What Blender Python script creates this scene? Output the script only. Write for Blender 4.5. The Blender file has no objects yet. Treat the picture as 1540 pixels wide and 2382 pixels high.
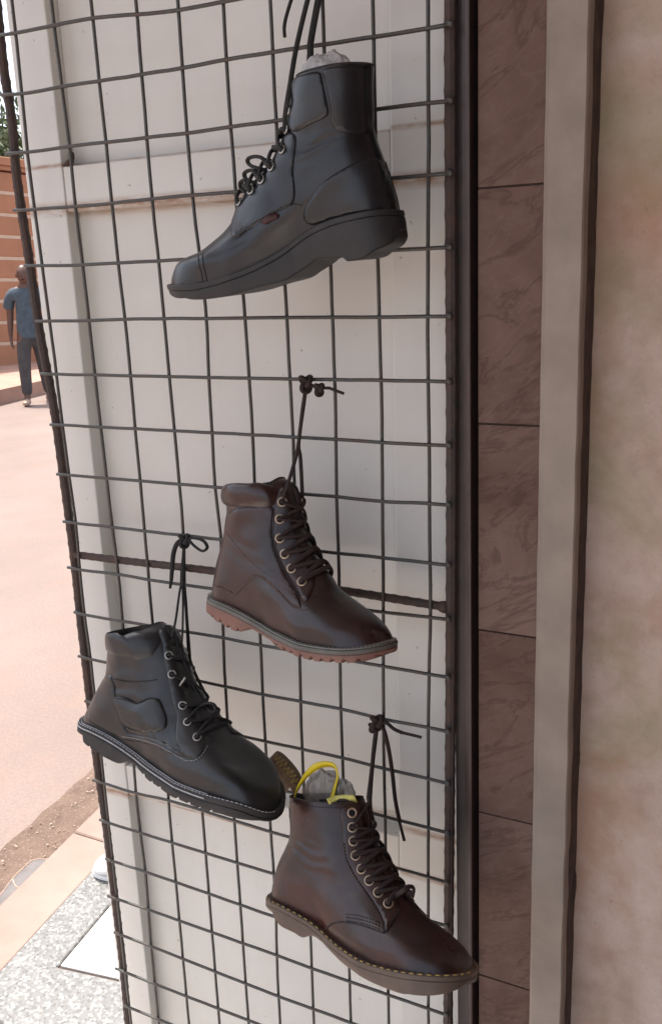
import bpy, bmesh, math, random
import numpy as np
from mathutils import Vector, Matrix, noise as mnoise
from mathutils.bvhtree import BVHTree
from mathutils.geometry import delaunay_2d_cdt

scene = bpy.context.scene
COL = scene.collection
random.seed(7)
R = math.radians

# ------------------------------------------------------------------ camera
# survey of the place: the wire mesh hangs in the plane y = 0, x runs along it, z is up,
# the street runs away along +y.  Photo pixels below are on a 1540 x 2382 sheet.
PW, PH, PF = 1540.0, 2382.0, 2009.46
YAW, PITCH, ROLL = 0.45360, 0.26300, -0.03277
CAM = np.array([0.7862, -0.8391, 1.4687])
_cy, _sy, _cp, _sp = math.cos(YAW), math.sin(YAW), math.cos(PITCH), math.sin(PITCH)
FW = np.array([-_sy * _cp, _cy * _cp, -_sp]); _ri = np.array([_cy, _sy, 0.0]); _up = np.cross(_ri, FW)
RI = math.cos(ROLL) * _ri + math.sin(ROLL) * _up
UP = -math.sin(ROLL) * _ri + math.cos(ROLL) * _up
cd = bpy.data.cameras.new('camera'); co = bpy.data.objects.new('camera', cd); COL.objects.link(co)
cd.sensor_fit = 'HORIZONTAL'; cd.sensor_width = 36.0; cd.lens = PF / PW * 36.0
cd.clip_start = 0.02; cd.clip_end = 2000.0
co.matrix_world = Matrix(((RI[0], UP[0], -FW[0], CAM[0]), (RI[1], UP[1], -FW[1], CAM[1]),
                          (RI[2], UP[2], -FW[2], CAM[2]), (0, 0, 0, 1)))
scene.camera = co

# ------------------------------------------------------------------ sky, sun, exposure
SUN = Vector((-0.30, 0.15, 0.94)).normalized()          # direction towards the sun
world = bpy.data.worlds.new('World'); scene.world = world; world.use_nodes = True
nt = world.node_tree; nt.nodes.clear()
sky = nt.nodes.new('ShaderNodeTexSky'); sky.sky_type = 'NISHITA'; sky.sun_disc = False
sky.sun_elevation = math.asin(SUN.z); sky.sun_rotation = math.atan2(SUN.x, SUN.y)
sky.air_density = 0.75; sky.dust_density = 7.0; sky.ozone_density = 0.2; sky.altitude = 1100
bg = nt.nodes.new('ShaderNodeBackground'); bg.inputs['Strength'].default_value = 0.15
out = nt.nodes.new('ShaderNodeOutputWorld')
hs = nt.nodes.new('ShaderNodeHueSaturation'); hs.inputs['Saturation'].default_value = 0.50   # hazy white tropical sky
nt.links.new(sky.outputs[0], hs.inputs['Color']); nt.links.new(hs.outputs[0], bg.inputs[0]); nt.links.new(bg.outputs[0], out.inputs[0])
sl = bpy.data.lights.new('sun', 'SUN'); sl.energy = 2.5; sl.angle = R(0.6); sl.color = (1.0, 0.94, 0.86)
so = bpy.data.objects.new('sun', sl); COL.objects.link(so)
so.rotation_euler = SUN.to_track_quat('Z', 'Y').to_euler()
scene.view_settings.view_transform = 'Standard'; scene.view_settings.look = 'None'
scene.view_settings.exposure = 1.52; scene.view_settings.gamma = 1.0
scene.view_settings.use_curve_mapping = False

# ------------------------------------------------------------------ survey helpers
def ray(x, y): return FW + RI * (x - PW / 2) / PF - UP * (y - PH / 2) / PF
def at_y(x, y, Y=0.0):
    d = ray(x, y); return CAM + d * ((Y - CAM[1]) / d[1])
def at_z(x, y, Z=0.0):
    d = ray(x, y); return CAM + d * ((Z - CAM[2]) / d[2])
def crop(x0, y0, k):
    return lambda p: (x0 + k * p[0], y0 + k * p[1])
C1 = crop(351.3, 58.6, .41824); C2 = crop(448.9, 839.3, .3422)
C3 = crop(156.1, 1210.1, .3422); C4 = crop(585.5, 1639.5, .3675)

# ------------------------------------------------------------------ materials
def newmat(name):
    m = bpy.data.materials.new(name); m.use_nodes = True
    t = m.node_tree; b = t.nodes['Principled BSDF']
    return m, t, b
def N(t, typ, **kw):
    n = t.nodes.new(typ)
    for k, v in kw.items():
        if k in n.inputs: n.inputs[k].default_value = v
        else: setattr(n, k, v)
    return n
def ramp(t, src, stops):
    r = t.nodes.new('ShaderNodeValToRGB'); t.links.new(src, r.inputs[0])
    e = r.color_ramp.elements
    while len(e) < len(stops): e.new(0.5)
    for i, (p, c) in enumerate(stops):
        e[i].position = p; e[i].color = (c[0], c[1], c[2], 1) if not isinstance(c, (int, float)) else (c, c, c, 1)
    return r
def mixc(t, fac, a, b, mode='MIX'):
    m = t.nodes.new('ShaderNodeMix'); m.data_type = 'RGBA'; m.blend_type = mode
    if isinstance(fac, (int, float)): m.inputs[0].default_value = fac
    else: t.links.new(fac, m.inputs[0])
    for i, c in ((6, a), (7, b)):
        if isinstance(c, tuple): m.inputs[i].default_value = (c[0], c[1], c[2], 1)
        else: t.links.new(c, m.inputs[i])
    return m.outputs[2]
def coords(t, scale=(1, 1, 1), rot=(0, 0, 0)):
    g = t.nodes.new('ShaderNodeNewGeometry'); mp = t.nodes.new('ShaderNodeMapping')
    mp.inputs['Scale'].default_value = scale; mp.inputs['Rotation'].default_value = rot
    t.links.new(g.outputs['Position'], mp.inputs[0]); return mp.outputs[0]
def noise(t, vec, scale, detail=4, rough=0.55, dist=0.0):
    n = N(t, 'ShaderNodeTexNoise'); n.inputs['Scale'].default_value = scale; n.inputs['Detail'].default_value = detail
    n.inputs['Roughness'].default_value = rough; n.inputs['Distortion'].default_value = dist
    t.links.new(vec, n.inputs['Vector']); return n.outputs['Fac']
def bump(t, b, h, strength, dist=0.001, prev=None):
    n = N(t, 'ShaderNodeBump'); n.inputs['Strength'].default_value = strength; n.inputs['Distance'].default_value = dist
    t.links.new(h, n.inputs['Height'])
    if prev: t.links.new(prev, n.inputs['Normal'])
    t.links.new(n.outputs[0], b.inputs['Normal']); return n.outputs[0]
def simple(name, c, rough=0.6, var=0.25, scale=40, bmp=0.15, bscale=200, metal=0.0, bdist=0.0006, spec=0.5):
    m, t, b = newmat(name); v = coords(t)
    f = noise(t, v, scale)
    lo = tuple(x * (1 - var) for x in c); hi = tuple(min(1, x * (1 + var)) for x in c)
    r = ramp(t, f, [(0.3, lo), (0.7, hi)]); t.links.new(r.outputs[0], b.inputs['Base Color'])
    b.inputs['Roughness'].default_value = rough; b.inputs['Metallic'].default_value = metal
    b.inputs['Specular IOR Level'].default_value = spec
    if bmp: bump(t, b, noise(t, v, bscale, 3), bmp, bdist)
    return m
def leather(name, dark, light, rough=0.38, scale=18, dusty=(0.16, 0.15, 0.14), dust=0.05, crease=0.5):
    m, t, b = newmat(name); v = coords(t)
    f = noise(t, v, scale, 4, .6, .4)
    r = ramp(t, f, [(0.35, dark), (0.68, light)])
    d = ramp(t, noise(t, v, 70, 6, .7), [(0.52, 0.0), (0.85, dust)])
    t.links.new(mixc(t, d.outputs[0], r.outputs[0], dusty), b.inputs['Base Color'])
    rr = ramp(t, noise(t, v, 30, 4), [(0.3, rough - .02), (0.7, rough + .15)]); t.links.new(rr.outputs[0], b.inputs['Roughness'])
    b.inputs['Specular IOR Level'].default_value = 0.6
    p = bump(t, b, noise(t, v, 20, 2, .4, .3), crease * .5, .003)
    vo = N(t, 'ShaderNodeTexVoronoi'); vo.inputs['Scale'].default_value = 700; t.links.new(v, vo.inputs['Vector'])
    bump(t, b, vo.outputs['Distance'], 0.12, .0005, p)
    return m
M = {}
M['black_leather'] = leather('black_leather', (.0065, .007, .0085), (.014, .015, .018), .29, crease=.35)
M['worn_leather'] = leather('worn_black_leather', (.0075, .008, .0085), (.020, .021, .022), .30, dust=.10, crease=.5)
M['brown_leather'] = leather('brown_leather', (.016, .0075, .0065), (.036, .0135, .011), .27, crease=.25)
M['ox_leather'] = leather('oxblood_leather', (.015, .007, .006), (.048, .0155, .012), .27, crease=.4)
M['dark_brown'] = leather('dark_brown_leather', (.012, .007, .006), (.022, .013, .011), .5, crease=.2)
M['black_rubber'] = simple('black_rubber', (.020, .0195, .020), .55, .25, 60, .25, 300)
M['grey_rubber'] = simple('dusty_black_rubber', (.026, .024, .0235), .66, .3, 50, .3, 260)
M['gum'] = simple('gum_rubber', (.175, .088, .066), .55, .16, 45, .2, 250)
M['midsole'] = simple('grey_green_midsole', (.115, .110, .094), .6, .18, 60, .2, 300)
M['pale_welt'] = simple('pale_welt', (.20, .195, .17), .6, .15, 60, .2, 300)
M['brown_rubber'] = simple('brown_rubber', (.105, .073, .054), .5, .18, 45, .15, 250)
M['lace_black'] = simple('lace_black', (.020, .019, .018), .85, .3, 300, .5, 900)
M['lace_brown'] = simple('lace_brown', (.030, .017, .0145), .85, .3, 300, .5, 900)
M['eyelet'] = simple('brass_eyelet', (.42, .33, .24), .38, .2, 200, .1, 400, .75)
M['steel_eyelet'] = simple('steel_eyelet', (.42, .42, .40), .38, .2, 200, .1, 400, .75)
M['hole'] = simple('eyelet_hole', (.008, .007, .007), .9, .1, 50, 0)
M['lining'] = simple('boot_lining', (.045, .040, .037), .9, .25, 80, .3, 400)
M['yellow_thread'] = simple('yellow_thread', (.36, .25, .075), .75, .2, 200, 0)
M['white_thread'] = simple('white_thread', (.40, .41, .42), .75, .2, 200, 0)
M['dark_thread'] = simple('dark_thread', (.012, .010, .010), .7, .2, 200, 0)
M['tan_thread'] = simple('tan_thread', (.13, .085, .07), .7, .2, 200, 0)
M['red_label'] = simple('red_label', (.045, .011, .013), .6, .2, 200, .2, 400)

def wire_mat(name, c, rust, amt, rough=.55):
    m, t, b = newmat(name); v = coords(t)
    f = ramp(t, noise(t, v, 45, 5, .65), [(.5 - amt * .3, 0.0), (.75, 1.0)])
    base = ramp(t, noise(t, v, 250, 3), [(.3, tuple(x * .75 for x in c)), (.7, tuple(x * 1.25 for x in c))])
    t.links.new(mixc(t, f.outputs[0], base.outputs[0], rust), b.inputs['Base Color'])
    b.inputs['Roughness'].default_value = rough; b.inputs['Metallic'].default_value = .25
    bump(t, b, noise(t, v, 600, 4), .5, .0008)
    return m
M['wire'] = wire_mat('painted_wire', (.070, .072, .067), (.085, .060, .048), .3, .42)
M['rod'] = wire_mat('rusty_rod', (.050, .044, .042), (.095, .055, .040), .7, .7)

def door_paint():
    m, t, b = newmat('cream_door_paint'); v = coords(t)
    f = noise(t, v, 4.5, 5, .6)
    base = ramp(t, f, [(.3, (.655, .640, .59)), (.7, (.72, .71, .665))])
    spots = ramp(t, noise(t, v, 110, 2, .5), [(.735, 0.0), (.77, .6)])
    c = mixc(t, spots.outputs[0], base.outputs[0], (.28, .22, .17))
    # rust along the lower edges of the rails, runs and blooms
    g = t.nodes.new('ShaderNodeNewGeometry'); sp = t.nodes.new('ShaderNodeSeparateXYZ'); t.links.new(g.outputs['Position'], sp.inputs[0])
    n2 = noise(t, coords(t, (9, 9, 40)), 3.0, 5, .7)
    mask = None
    for z0, wd in ((1.566, .011), (.722, .009), (.787, .007), (1.618, .004)):
        d = N(t, 'ShaderNodeMath', operation='SUBTRACT'); t.links.new(sp.outputs[2], d.inputs[0]); d.inputs[1].default_value = z0
        a = N(t, 'ShaderNodeMath', operation='ABSOLUTE'); t.links.new(d.outputs[0], a.inputs[0])
        mr = N(t, 'ShaderNodeMapRange'); t.links.new(a.outputs[0], mr.inputs[0])
        mr.inputs[1].default_value = 0; mr.inputs[2].default_value = wd; mr.inputs[3].default_value = 1; mr.inputs[4].default_value = 0
        if mask is None: mask = mr.outputs[0]
        else:
            mx = N(t, 'ShaderNodeMath', operation='MAXIMUM'); t.links.new(mask, mx.inputs[0]); t.links.new(mr.outputs[0], mx.inputs[1]); mask = mx.outputs[0]
    rr = ramp(t, n2, [(.28, 0.0), (.58, 1.0)])
    mu = N(t, 'ShaderNodeMath', operation='MULTIPLY'); t.links.new(mask, mu.inputs[0]); t.links.new(rr.outputs[0], mu.inputs[1])
    c = mixc(t, mu.outputs[0], c, (.32, .17, .085))
    grime = ramp(t, noise(t, coords(t, (3, 3, .6)), 9, 5, .7), [(.56, 0.0), (.9, .22)])
    c = mixc(t, grime.outputs[0], c, (.47, .40, .33))
    t.links.new(c, b.inputs['Base Color'])
    b.inputs['Roughness'].default_value = .34; b.inputs['Specular IOR Level'].default_value = .5
    bump(t, b, noise(t, v, 14, 3), .12, .004)
    return m
M['door'] = door_paint()
M['frame'] = simple('brown_frame_paint', (.055, .034, .029), .42, .2, 30, .15, 120)
M['frame_grey'] = simple('greyed_frame_paint', (.055, .043, .039), .5, .2, 30, .15, 120)

def marble():
    m, t, b = newmat('brown_marble'); 
    oi = t.nodes.new('ShaderNodeObjectInfo')
    v0 = coords(t, (1, 1, 1), (0, .55, 0))
    add = N(t, 'ShaderNodeVectorMath', operation='ADD'); t.links.new(v0, add.inputs[0])
    mul = N(t, 'ShaderNodeVectorMath', operation='SCALE'); t.links.new(oi.outputs['Color'], mul.inputs[0]); mul.inputs[3].default_value = 1.0
    t.links.new(mul.outputs[0], add.inputs[1]); v = add.outputs[0]
    base = ramp(t, noise(t, v, 9, 6, .6, .6), [(.28, (.098, .055, .042)), (.5, (.142, .086, .067)), (.75, (.19, .124, .099))])
    mp = N(t, 'ShaderNodeMapping'); mp.inputs['Scale'].default_value = (4, 4, 11); t.links.new(v, mp.inputs[0])
    n1 = noise(t, mp.outputs[0], 1.6, 5, .6, 1.2)
    vein = ramp(t, n1, [(.465, 0.0), (.49, .5), (.50, .5), (.53, 0.0)])
    c = mixc(t, vein.outputs[0], base.outputs[0], (.070, .037, .029))
    n3 = noise(t, mp.outputs[0], 3.7, 5, .6, .8)
    v3 = ramp(t, n3, [(.47, 0.0), (.50, .28), (.53, 0.0)])
    c = mixc(t, v3.outputs[0], c, (.19, .135, .112))
    t.links.new(c, b.inputs['Base Color']); b.inputs['Roughness'].default_value = .6; b.inputs['Specular IOR Level'].default_value = .2
    bump(t, b, noise(t, v, 60, 4), .08, .002)
    return m
M['marble'] = marble()
M['grey_plaster'] = simple('grey_plaster', (.285, .238, .196), .8, .16, 14, .5, 70, 0, .002)
M['grout'] = simple('dark_grout', (.085, .055, .045), .9, .2, 60, .2, 200)
def cream_plaster():
    m, t, b = newmat('mottled_plaster'); v = coords(t)
    base = ramp(t, noise(t, v, 13, 5, .6), [(.34, (.43, .315, .25)), (.5, (.53, .415, .35)), (.66, (.60, .50, .44))])
    o = ramp(t, noise(t, v, 6.5, 4, .6, .5), [(.46, 0.0), (.64, .72)])
    c = mixc(t, o.outputs[0], base.outputs[0], (.42, .245, .155))
    v2 = coords(t, (1, 1, 1), (.7, .3, 1.9))
    gr = ramp(t, noise(t, v2, 5.5, 4, .6, .4), [(.51, 0.0), (.68, .62)])
    c = mixc(t, gr.outputs[0], c, (.29, .255, .125))
    fl = ramp(t, noise(t, v, 120, 3, .6), [(.66, 0.0), (.74, .35)])
    c = mixc(t, fl.outputs[0], c, (.22, .14, .10))
    ck = ramp(t, noise(t, coords(t, (14, 14, 14)), 1.5, 6, .6, 1.5), [(.49, 0.0), (.5, .18), (.51, 0.0)])
    c = mixc(t, ck.outputs[0], c, (.24, .17, .13))
    t.links.new(c, b.inputs['Base Color']); b.inputs['Roughness'].default_value = .75
    p = bump(t, b, noise(t, v, 35, 7, .7), .6, .005)
    return m
M['plaster'] = cream_plaster()
M['joint_shade_stain'] = simple('shaded_dirty_joint', (.075, .047, .037), .9, .35, 60, .5, 200, 0, .002)  # joint stain, darkened to carry the shade of the gap
M['dirt_clump'] = simple('dirt_clump', (.06, .035, .025), .95, .4, 120, .6, 300)

def road_mat():
    m, t, b = newmat('red_dust_road'); v = coords(t)
    base = ramp(t, noise(t, v, 1.1, 6, .6), [(.3, (.205, .153, .131)), (.7, (.255, .196, .171))])
    sp = ramp(t, noise(t, v, 90, 3, .6), [(.3, .82), (.7, 1.1)])
    c = mixc(t, .8, base.outputs[0], sp.outputs[0], 'MULTIPLY')
    st = ramp(t, noise(t, coords(t, (1.6, .5, 1)), 2.2, 6, .7), [(.52, 0.0), (.75, .35)]); c = mixc(t, st.outputs[0], c, (.19, .135, .11))
    pt = ramp(t, noise(t, v, 5, 7, .75), [(.5, 0.0), (.8, .6)])
    c = mixc(t, pt.outputs[0], c, (.28, .17, .125))
    t.links.new(c, b.inputs['Base Color']); b.inputs['Roughness'].default_value = .9
    bump(t, b, noise(t, v, 120, 5, .7), .5, .004)
    return m
M['road'] = road_mat()
def soil_mat():
    m, t, b = newmat('gutter_soil'); v = coords(t)
    base = ramp(t, noise(t, v, 14, 6, .65), [(.3, (.125, .082, .062)), (.7, (.20, .135, .102))])
    sp = ramp(t, noise(t, v, 160, 3, .6), [(.58, 0.0), (.72, .7)])
    c = mixc(t, sp.outputs[0], base.outputs[0], (.42, .31, .25))
    t.links.new(c, b.inputs['Base Color']); b.inputs['Roughness'].default_value = .95
    bump(t, b, noise(t, v, 90, 6, .7), .8, .01)
    return m
M['soil'] = soil_mat()
M['orange_kerb'] = simple('orange_dust_concrete', (.285, .203, .168), .85, .14, 7, .4, 120, 0, .003)
def terrazzo_mat():
    m, t, b = newmat('terrazzo'); v = coords(t)
    vo = N(t, 'ShaderNodeTexVoronoi'); vo.inputs['Scale'].default_value = 165; t.links.new(v, vo.inputs['Vector'])
    sep = t.nodes.new('ShaderNodeSeparateColor'); t.links.new(vo.outputs['Color'], sep.inputs[0])
    chip = ramp(t, sep.outputs[0], [(.0, (.08, .08, .077)), (.35, (.13, .128, .123)), (.62, (.175, .168, .158)), (.72, (.27, .26, .243)), (1.0, (.38, .365, .35))])
    ed = ramp(t, vo.outputs['Distance'], [(.35, 0.0), (.62, .75)])
    c = mixc(t, ed.outputs[0], chip.outputs[0], (.165, .165, .16))
    t.links.new(c, b.inputs['Base Color']); b.inputs['Roughness'].default_value = .45
    bump(t, b, noise(t, v, 150, 3), .15, .002)
    return m
M['terrazzo'] = terrazzo_mat()
M['white_tile'] = simple('white_tile', (.66, .63, .60), .35, .03, 6, .05, 60)
M['white_plastic'] = simple('white_plastic', (.84, .83, .81), .4, .03, 30, .05, 80)
M['slab'] = simple('grey_slab', (.150, .135, .133), .85, .15, 30, .5, 120, 0, .003)
M['pale_chip'] = simple('pale_stone', (.40, .30, .24), .8, .2, 100, .2, 200)
M['orange_wall'] = simple('orange_wall_paint', (.39, .185, .105), .85, .10, 2.2, .3, 40, 0, .004)
M['wall_joint'] = simple('cream_joint', (.58, .44, .33), .85, .08, 8, .3, 60, 0, .003)
M['far_kerb'] = simple('far_pavement', (.40, .245, .19), .9, .14, 3, .4, 50, 0, .004)
M['pavement'] = simple('pale_bounce_floor', (.58, .52, .47), .85, .12, 6, .4, 80, 0, .003)  # pale tone chosen to throw light up at the door
M['concrete'] = simple('roof_concrete', (.36, .33, .30), .9, .1, 5, .4, 60, 0, .003)
M['bark'] = simple('bark', (.10, .075, .055), .9, .3, 20, .6, 60, 0, .01)
def leaf_mat():
    m, t, b = newmat('leaf'); v = coords(t)
    r = ramp(t, noise(t, v, 3.2, 3), [(.3, (.045, .075, .022)), (.55, (.10, .13, .045)), (.75, (.20, .20, .10))])
    t.links.new(r.outputs[0], b.inputs['Base Color']); b.inputs['Roughness'].default_value = .5
    return m
M['leaf'] = leaf_mat()
M['skin'] = simple('skin', (.105, .052, .037), .42, .12, 20, .05, 200)
M['shirt'] = simple('blue_shirt', (.062, .088, .110), .85, .22, 16, .4, 60, 0, .004)
M['trousers'] = simple('grey_trousers', (.060, .055, .056), .85, .22, 12, .4, 60, 0, .004)
M['tan_shoe'] = simple('tan_shoe', (.36, .25, .19), .6, .15, 30, .1, 100)
def film_mat(name, c, tr, rough=.25):
    m, t, b = newmat(name); v = coords(t)
    tl = N(t, 'ShaderNodeBsdfTranslucent'); tl.inputs[0].default_value = (*c, 1)
    gl = N(t, 'ShaderNodeBsdfTransparent'); gl.inputs[0].default_value = (.95, .95, .95, 1)
    b.inputs['Base Color'].default_value = (*c, 1); b.inputs['Roughness'].default_value = rough
    m1 = N(t, 'ShaderNodeMixShader'); m1.inputs[0].default_value = .35
    t.links.new(b.outputs[0], m1.inputs[1]); t.links.new(tl.outputs[0], m1.inputs[2])
    m2 = N(t, 'ShaderNodeMixShader'); m2.inputs[0].default_value = tr
    t.links.new(m1.outputs[0], m2.inputs[1]); t.links.new(gl.outputs[0], m2.inputs[2])
    t.links.new(m2.outputs[0], t.nodes['Material Output'].inputs[0])
    bump(t, b, noise(t, v, 130, 4, .6, 1.0), .7, .003)
    return m
M['film'] = film_mat('clear_film', (.50, .47, .43), .42, .2)
M['white_film'] = film_mat('white_film', (.80, .79, .78), .18, .22)
M['yellow_plastic'] = simple('yellow_plastic', (.78, .60, .02), .35, .06, 60, .05, 100)
M['lime_plastic'] = simple('lime_plastic', (.55, .52, .14), .4, .1, 60, .1, 100)
M['webbing'] = simple('brown_webbing', (.13, .085, .05), .8, .25, 200, .5, 700)
M['gold_print'] = simple('gold_print', (.36, .26, .08), .7, .15, 200, 0)

# ------------------------------------------------------------------ mesh helpers
def tag(o, label=None, cat=None, group=None, kind=None):
    if label: o['label'] = label
    if cat: o['category'] = cat
    if group: o['group'] = group
    if kind: o['kind'] = kind
    return o
def empty(name, loc=(0, 0, 0), label=None, cat=None, group=None):
    o = bpy.data.objects.new(name, None); o.location = loc; o.empty_display_size = .05
    COL.objects.link(o); return tag(o, label, cat, group)
def meshobj(name, V, F, mats, parent=None, smooth=False, midx=None, base=None):
    """V in world coordinates; parent is an Empty/object at a world location (no rotation)."""
    V = np.asarray(V, dtype=float).reshape(-1, 3)
    if parent is not None:
        org = np.array(wloc(parent)); V = V - org
    elif base is not None: V = V - np.array(base)
    me = bpy.data.meshes.new(name); me.from_pydata(V.tolist(), [], [tuple(int(i) for i in f) for f in F]); me.update()
    for m in (mats if isinstance(mats, (list, tuple)) else [mats]): me.materials.append(m)
    if midx is not None: me.polygons.foreach_set('material_index', midx)
    if smooth: me.polygons.foreach_set('use_smooth', [True] * len(me.polygons))
    o = bpy.data.objects.new(name, me); COL.objects.link(o)
    if parent is not None: o.parent = parent
    elif base is not None: o.location = base
    return o
def wloc(o):
    p = Vector(o.location); q = o.parent
    while q: p += Vector(q.location); q = q.parent
    return tuple(p)
def box_vf(x0, x1, y0, y1, z0, z1, shear=0.0, zref=1.4):
    V = []
    for z in (z0, z1):
        dx = (zref - z) * shear
        V += [(x0 + dx, y0, z), (x1 + dx, y0, z), (x1 + dx, y1, z), (x0 + dx, y1, z)]
    return V, [(3, 2, 1, 0), (4, 5, 6, 7), (0, 1, 5, 4), (1, 2, 6, 5), (2, 3, 7, 6), (3, 0, 4, 7)]
def bevelled(name, V, F, mat, parent=None, bev=.002, seg=2, base=None, smooth=True):
    bm = bmesh.new(); vs = [bm.verts.new(v) for v in V]
    for f in F: bm.faces.new([vs[i] for i in f])
    bmesh.ops.recalc_face_normals(bm, faces=bm.faces)
    if bev: bmesh.ops.bevel(bm, geom=list(bm.edges), offset=bev, segments=seg, affect='EDGES', profile=.6)
    bm.verts.index_update()
    V2 = [v.co[:] for v in bm.verts]; F2 = [[v.index for v in f.verts] for f in bm.faces]; bm.free()
    return meshobj(name, V2, F2, mat, parent, smooth=False, base=base)
def box(name, x0, x1, y0, y1, z0, z1, mat, parent=None, bev=.002, shear=0.0, base=None):
    V, F = box_vf(x0, x1, y0, y1, z0, z1, shear)
    return bevelled(name, V, F, mat, parent, bev, base=base)
def smooth_path(P, per=6, closed=False):
    P = np.asarray(P, float); n = len(P); outp = []
    for i in range(n if closed else n - 1):
        p0 = P[(i - 1) % n] if (closed or i > 0) else 2 * P[0] - P[1]
        p1, p2 = P[i], P[(i + 1) % n]
        p3 = P[(i + 2) % n] if (closed or i + 2 < n) else 2 * P[-1] - P[-2]
        for k in range(per):
            t = k / per
            outp.append(.5 * ((2 * p1) + (-p0 + p2) * t + (2 * p0 - 5 * p1 + 4 * p2 - p3) * t * t + (-p0 + 3 * p1 - 3 * p2 + p3) * t ** 3))
    if not closed: outp.append(P[-1])
    return np.array(outp)
def resample(P, n):
    P = np.asarray(P, float); d = np.r_[0, np.cumsum(np.linalg.norm(np.diff(P, axis=0), axis=1))]
    d /= d[-1]; x = np.linspace(0, 1, n) if isinstance(n, int) else np.asarray(n)
    return np.stack([np.interp(x, d, P[:, k]) for k in range(P.shape[1])], -1)
def tube(P, r, ns=7, flat=1.0, cap=True, closed=False, twist=0.0):
    """swept tube; r a number or one per point; flat squeezes the second axis"""
    P = np.asarray(P, float); n = len(P); r = np.full(n, r) if np.isscalar(r) else np.asarray(r, float)
    T = np.gradient(P, axis=0) if not closed else np.roll(P, -1, 0) - np.roll(P, 1, 0)
    T /= np.maximum(np.linalg.norm(T, axis=1, keepdims=True), 1e-9)
    a = np.array([0, 0, 1.0]) if abs(T[0][2]) < .9 else np.array([0, 1.0, 0])
    u = np.cross(T[0], a); u /= np.linalg.norm(u); V = []; F = []
    for i in range(n):
        u = u - T[i] * (u @ T[i]); u /= max(np.linalg.norm(u), 1e-9); v = np.cross(T[i], u)
        for k in range(ns):
            an = 2 * math.pi * k / ns + twist * i
            V.append(P[i] + r[i] * (math.cos(an) * u + flat * math.sin(an) * v))
    m = n if closed else n - 1
    for i in range(m):
        j = (i + 1) % n
        for k in range(ns):
            F.append((i * ns + k, i * ns + (k + 1) % ns, j * ns + (k + 1) % ns, j * ns + k))
    if cap and not closed:
        F.append(tuple(range(ns - 1, -1, -1))); F.append(tuple((n - 1) * ns + k for k in range(ns)))
    return V, F
def join(parts):
    V = []; F = []
    for v, f in parts:
        o = len(V); V += [tuple(x) for x in v]; F += [tuple(i + o for i in q) for q in f]
    return V, F

# ------------------------------------------------------------------ ground, road and pavement (setting)
def sheet(name, pts, z, mat, kind='structure', thick=0.0, parent=None):
    n = len(pts); V = [(x, y, z) for x, y in pts]; F = [tuple(range(n))]
    if thick:
        V += [(x, y, z - thick) for x, y in pts]
        F += [(i, n + i, n + (i + 1) % n, (i + 1) % n) for i in range(n)]
    o = meshobj(name, V, F, mat, parent)
    me = o.data; me.validate()
    bm = bmesh.new(); bm.from_mesh(me); bmesh.ops.recalc_face_normals(bm, faces=bm.faces)
    if bm.faces[0].normal.z < 0: bmesh.ops.reverse_faces(bm, faces=bm.faces)
    bm.to_mesh(me); bm.free()
    if parent is None: tag(o, kind=kind)
    return o
SL = -0.11                                            # the street runs a little to the left of +y
def lx(x0, y): return x0 + SL * (y - .4)
g = sheet('road', [(-400, -400), (400, -400), (400, 700), (-400, 700)], 0.0, M['road'])
tag(g, 'sunlit road of pinkish red dust')
random.seed(3)
def strip(xa, xb, ya, yb, step=.06, ja=0.0, jb=0.0):
    ys = np.arange(ya, yb + 1e-6, step); A = []; B = []
    for y in ys:
        A.append((lx(xa, y) + random.uniform(-ja, ja), y)); B.append((lx(xb, y) + random.uniform(-jb, jb), y))
    return A + B[::-1]
def quadstrip(name, xa, xb, ya, yb, z, mat, ja, jb, nx=8, amp=0.0, drop=0.0):
    ys = np.arange(ya, yb + 1e-6, .05); V = []; F = []
    for y in ys:
        a = lx(xa, y) + mnoise.noise((y * 7, 1, 0)) * ja; b = lx(xb, y) + mnoise.noise((y * 7, 9, 0)) * jb
        for k in range(nx + 1):
            f = k / nx; x = a + (b - a) * f
            V.append((x, y, z + amp * mnoise.noise((x * 18, y * 18, 0)) - drop * math.sin(math.pi * f)))
    m = nx + 1
    for i in range(len(ys) - 1):
        for k in range(nx): F.append((i * m + k, i * m + k + 1, (i + 1) * m + k + 1, (i + 1) * m + k))
    o = meshobj(name, V, F, mat, None, smooth=True); tag(o, kind='structure'); return o
quadstrip('gutter', -.905, -.745, -3, 9, .010, M['soil'], .03, .004, 10, .006)
# pebbles in the gutter
pv = []
for i in range(420):
    y = random.uniform(.1, 3.2); x = lx(random.uniform(-.90, -.765), y); r = random.choice([.002, .0025, .003, .004, .0055]) * random.uniform(.7, 1.2)
    q = []; 
    for a in range(6):
        an = a * math.pi / 3 + random.uniform(-.2, .2); q.append((x + r * math.cos(an) * random.uniform(.8, 1.2), y + r * math.sin(an) * random.uniform(.7, 1.1), .0095))
    top = [(x + (p[0] - x) * .55, y + (p[1] - y) * .55, .011 + r * .75) for p in q]
    pv.append((q + top, [(a, (a + 1) % 6, 6 + (a + 1) % 6, 6 + a) for a in range(6)] + [tuple(range(6, 12))]))
V, F = join(pv); o = meshobj('pebbles', V, F, M['pale_chip']); tag(o, 'small pale pebbles strewn in the brown gutter', 'pebbles', kind='stuff')
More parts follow.
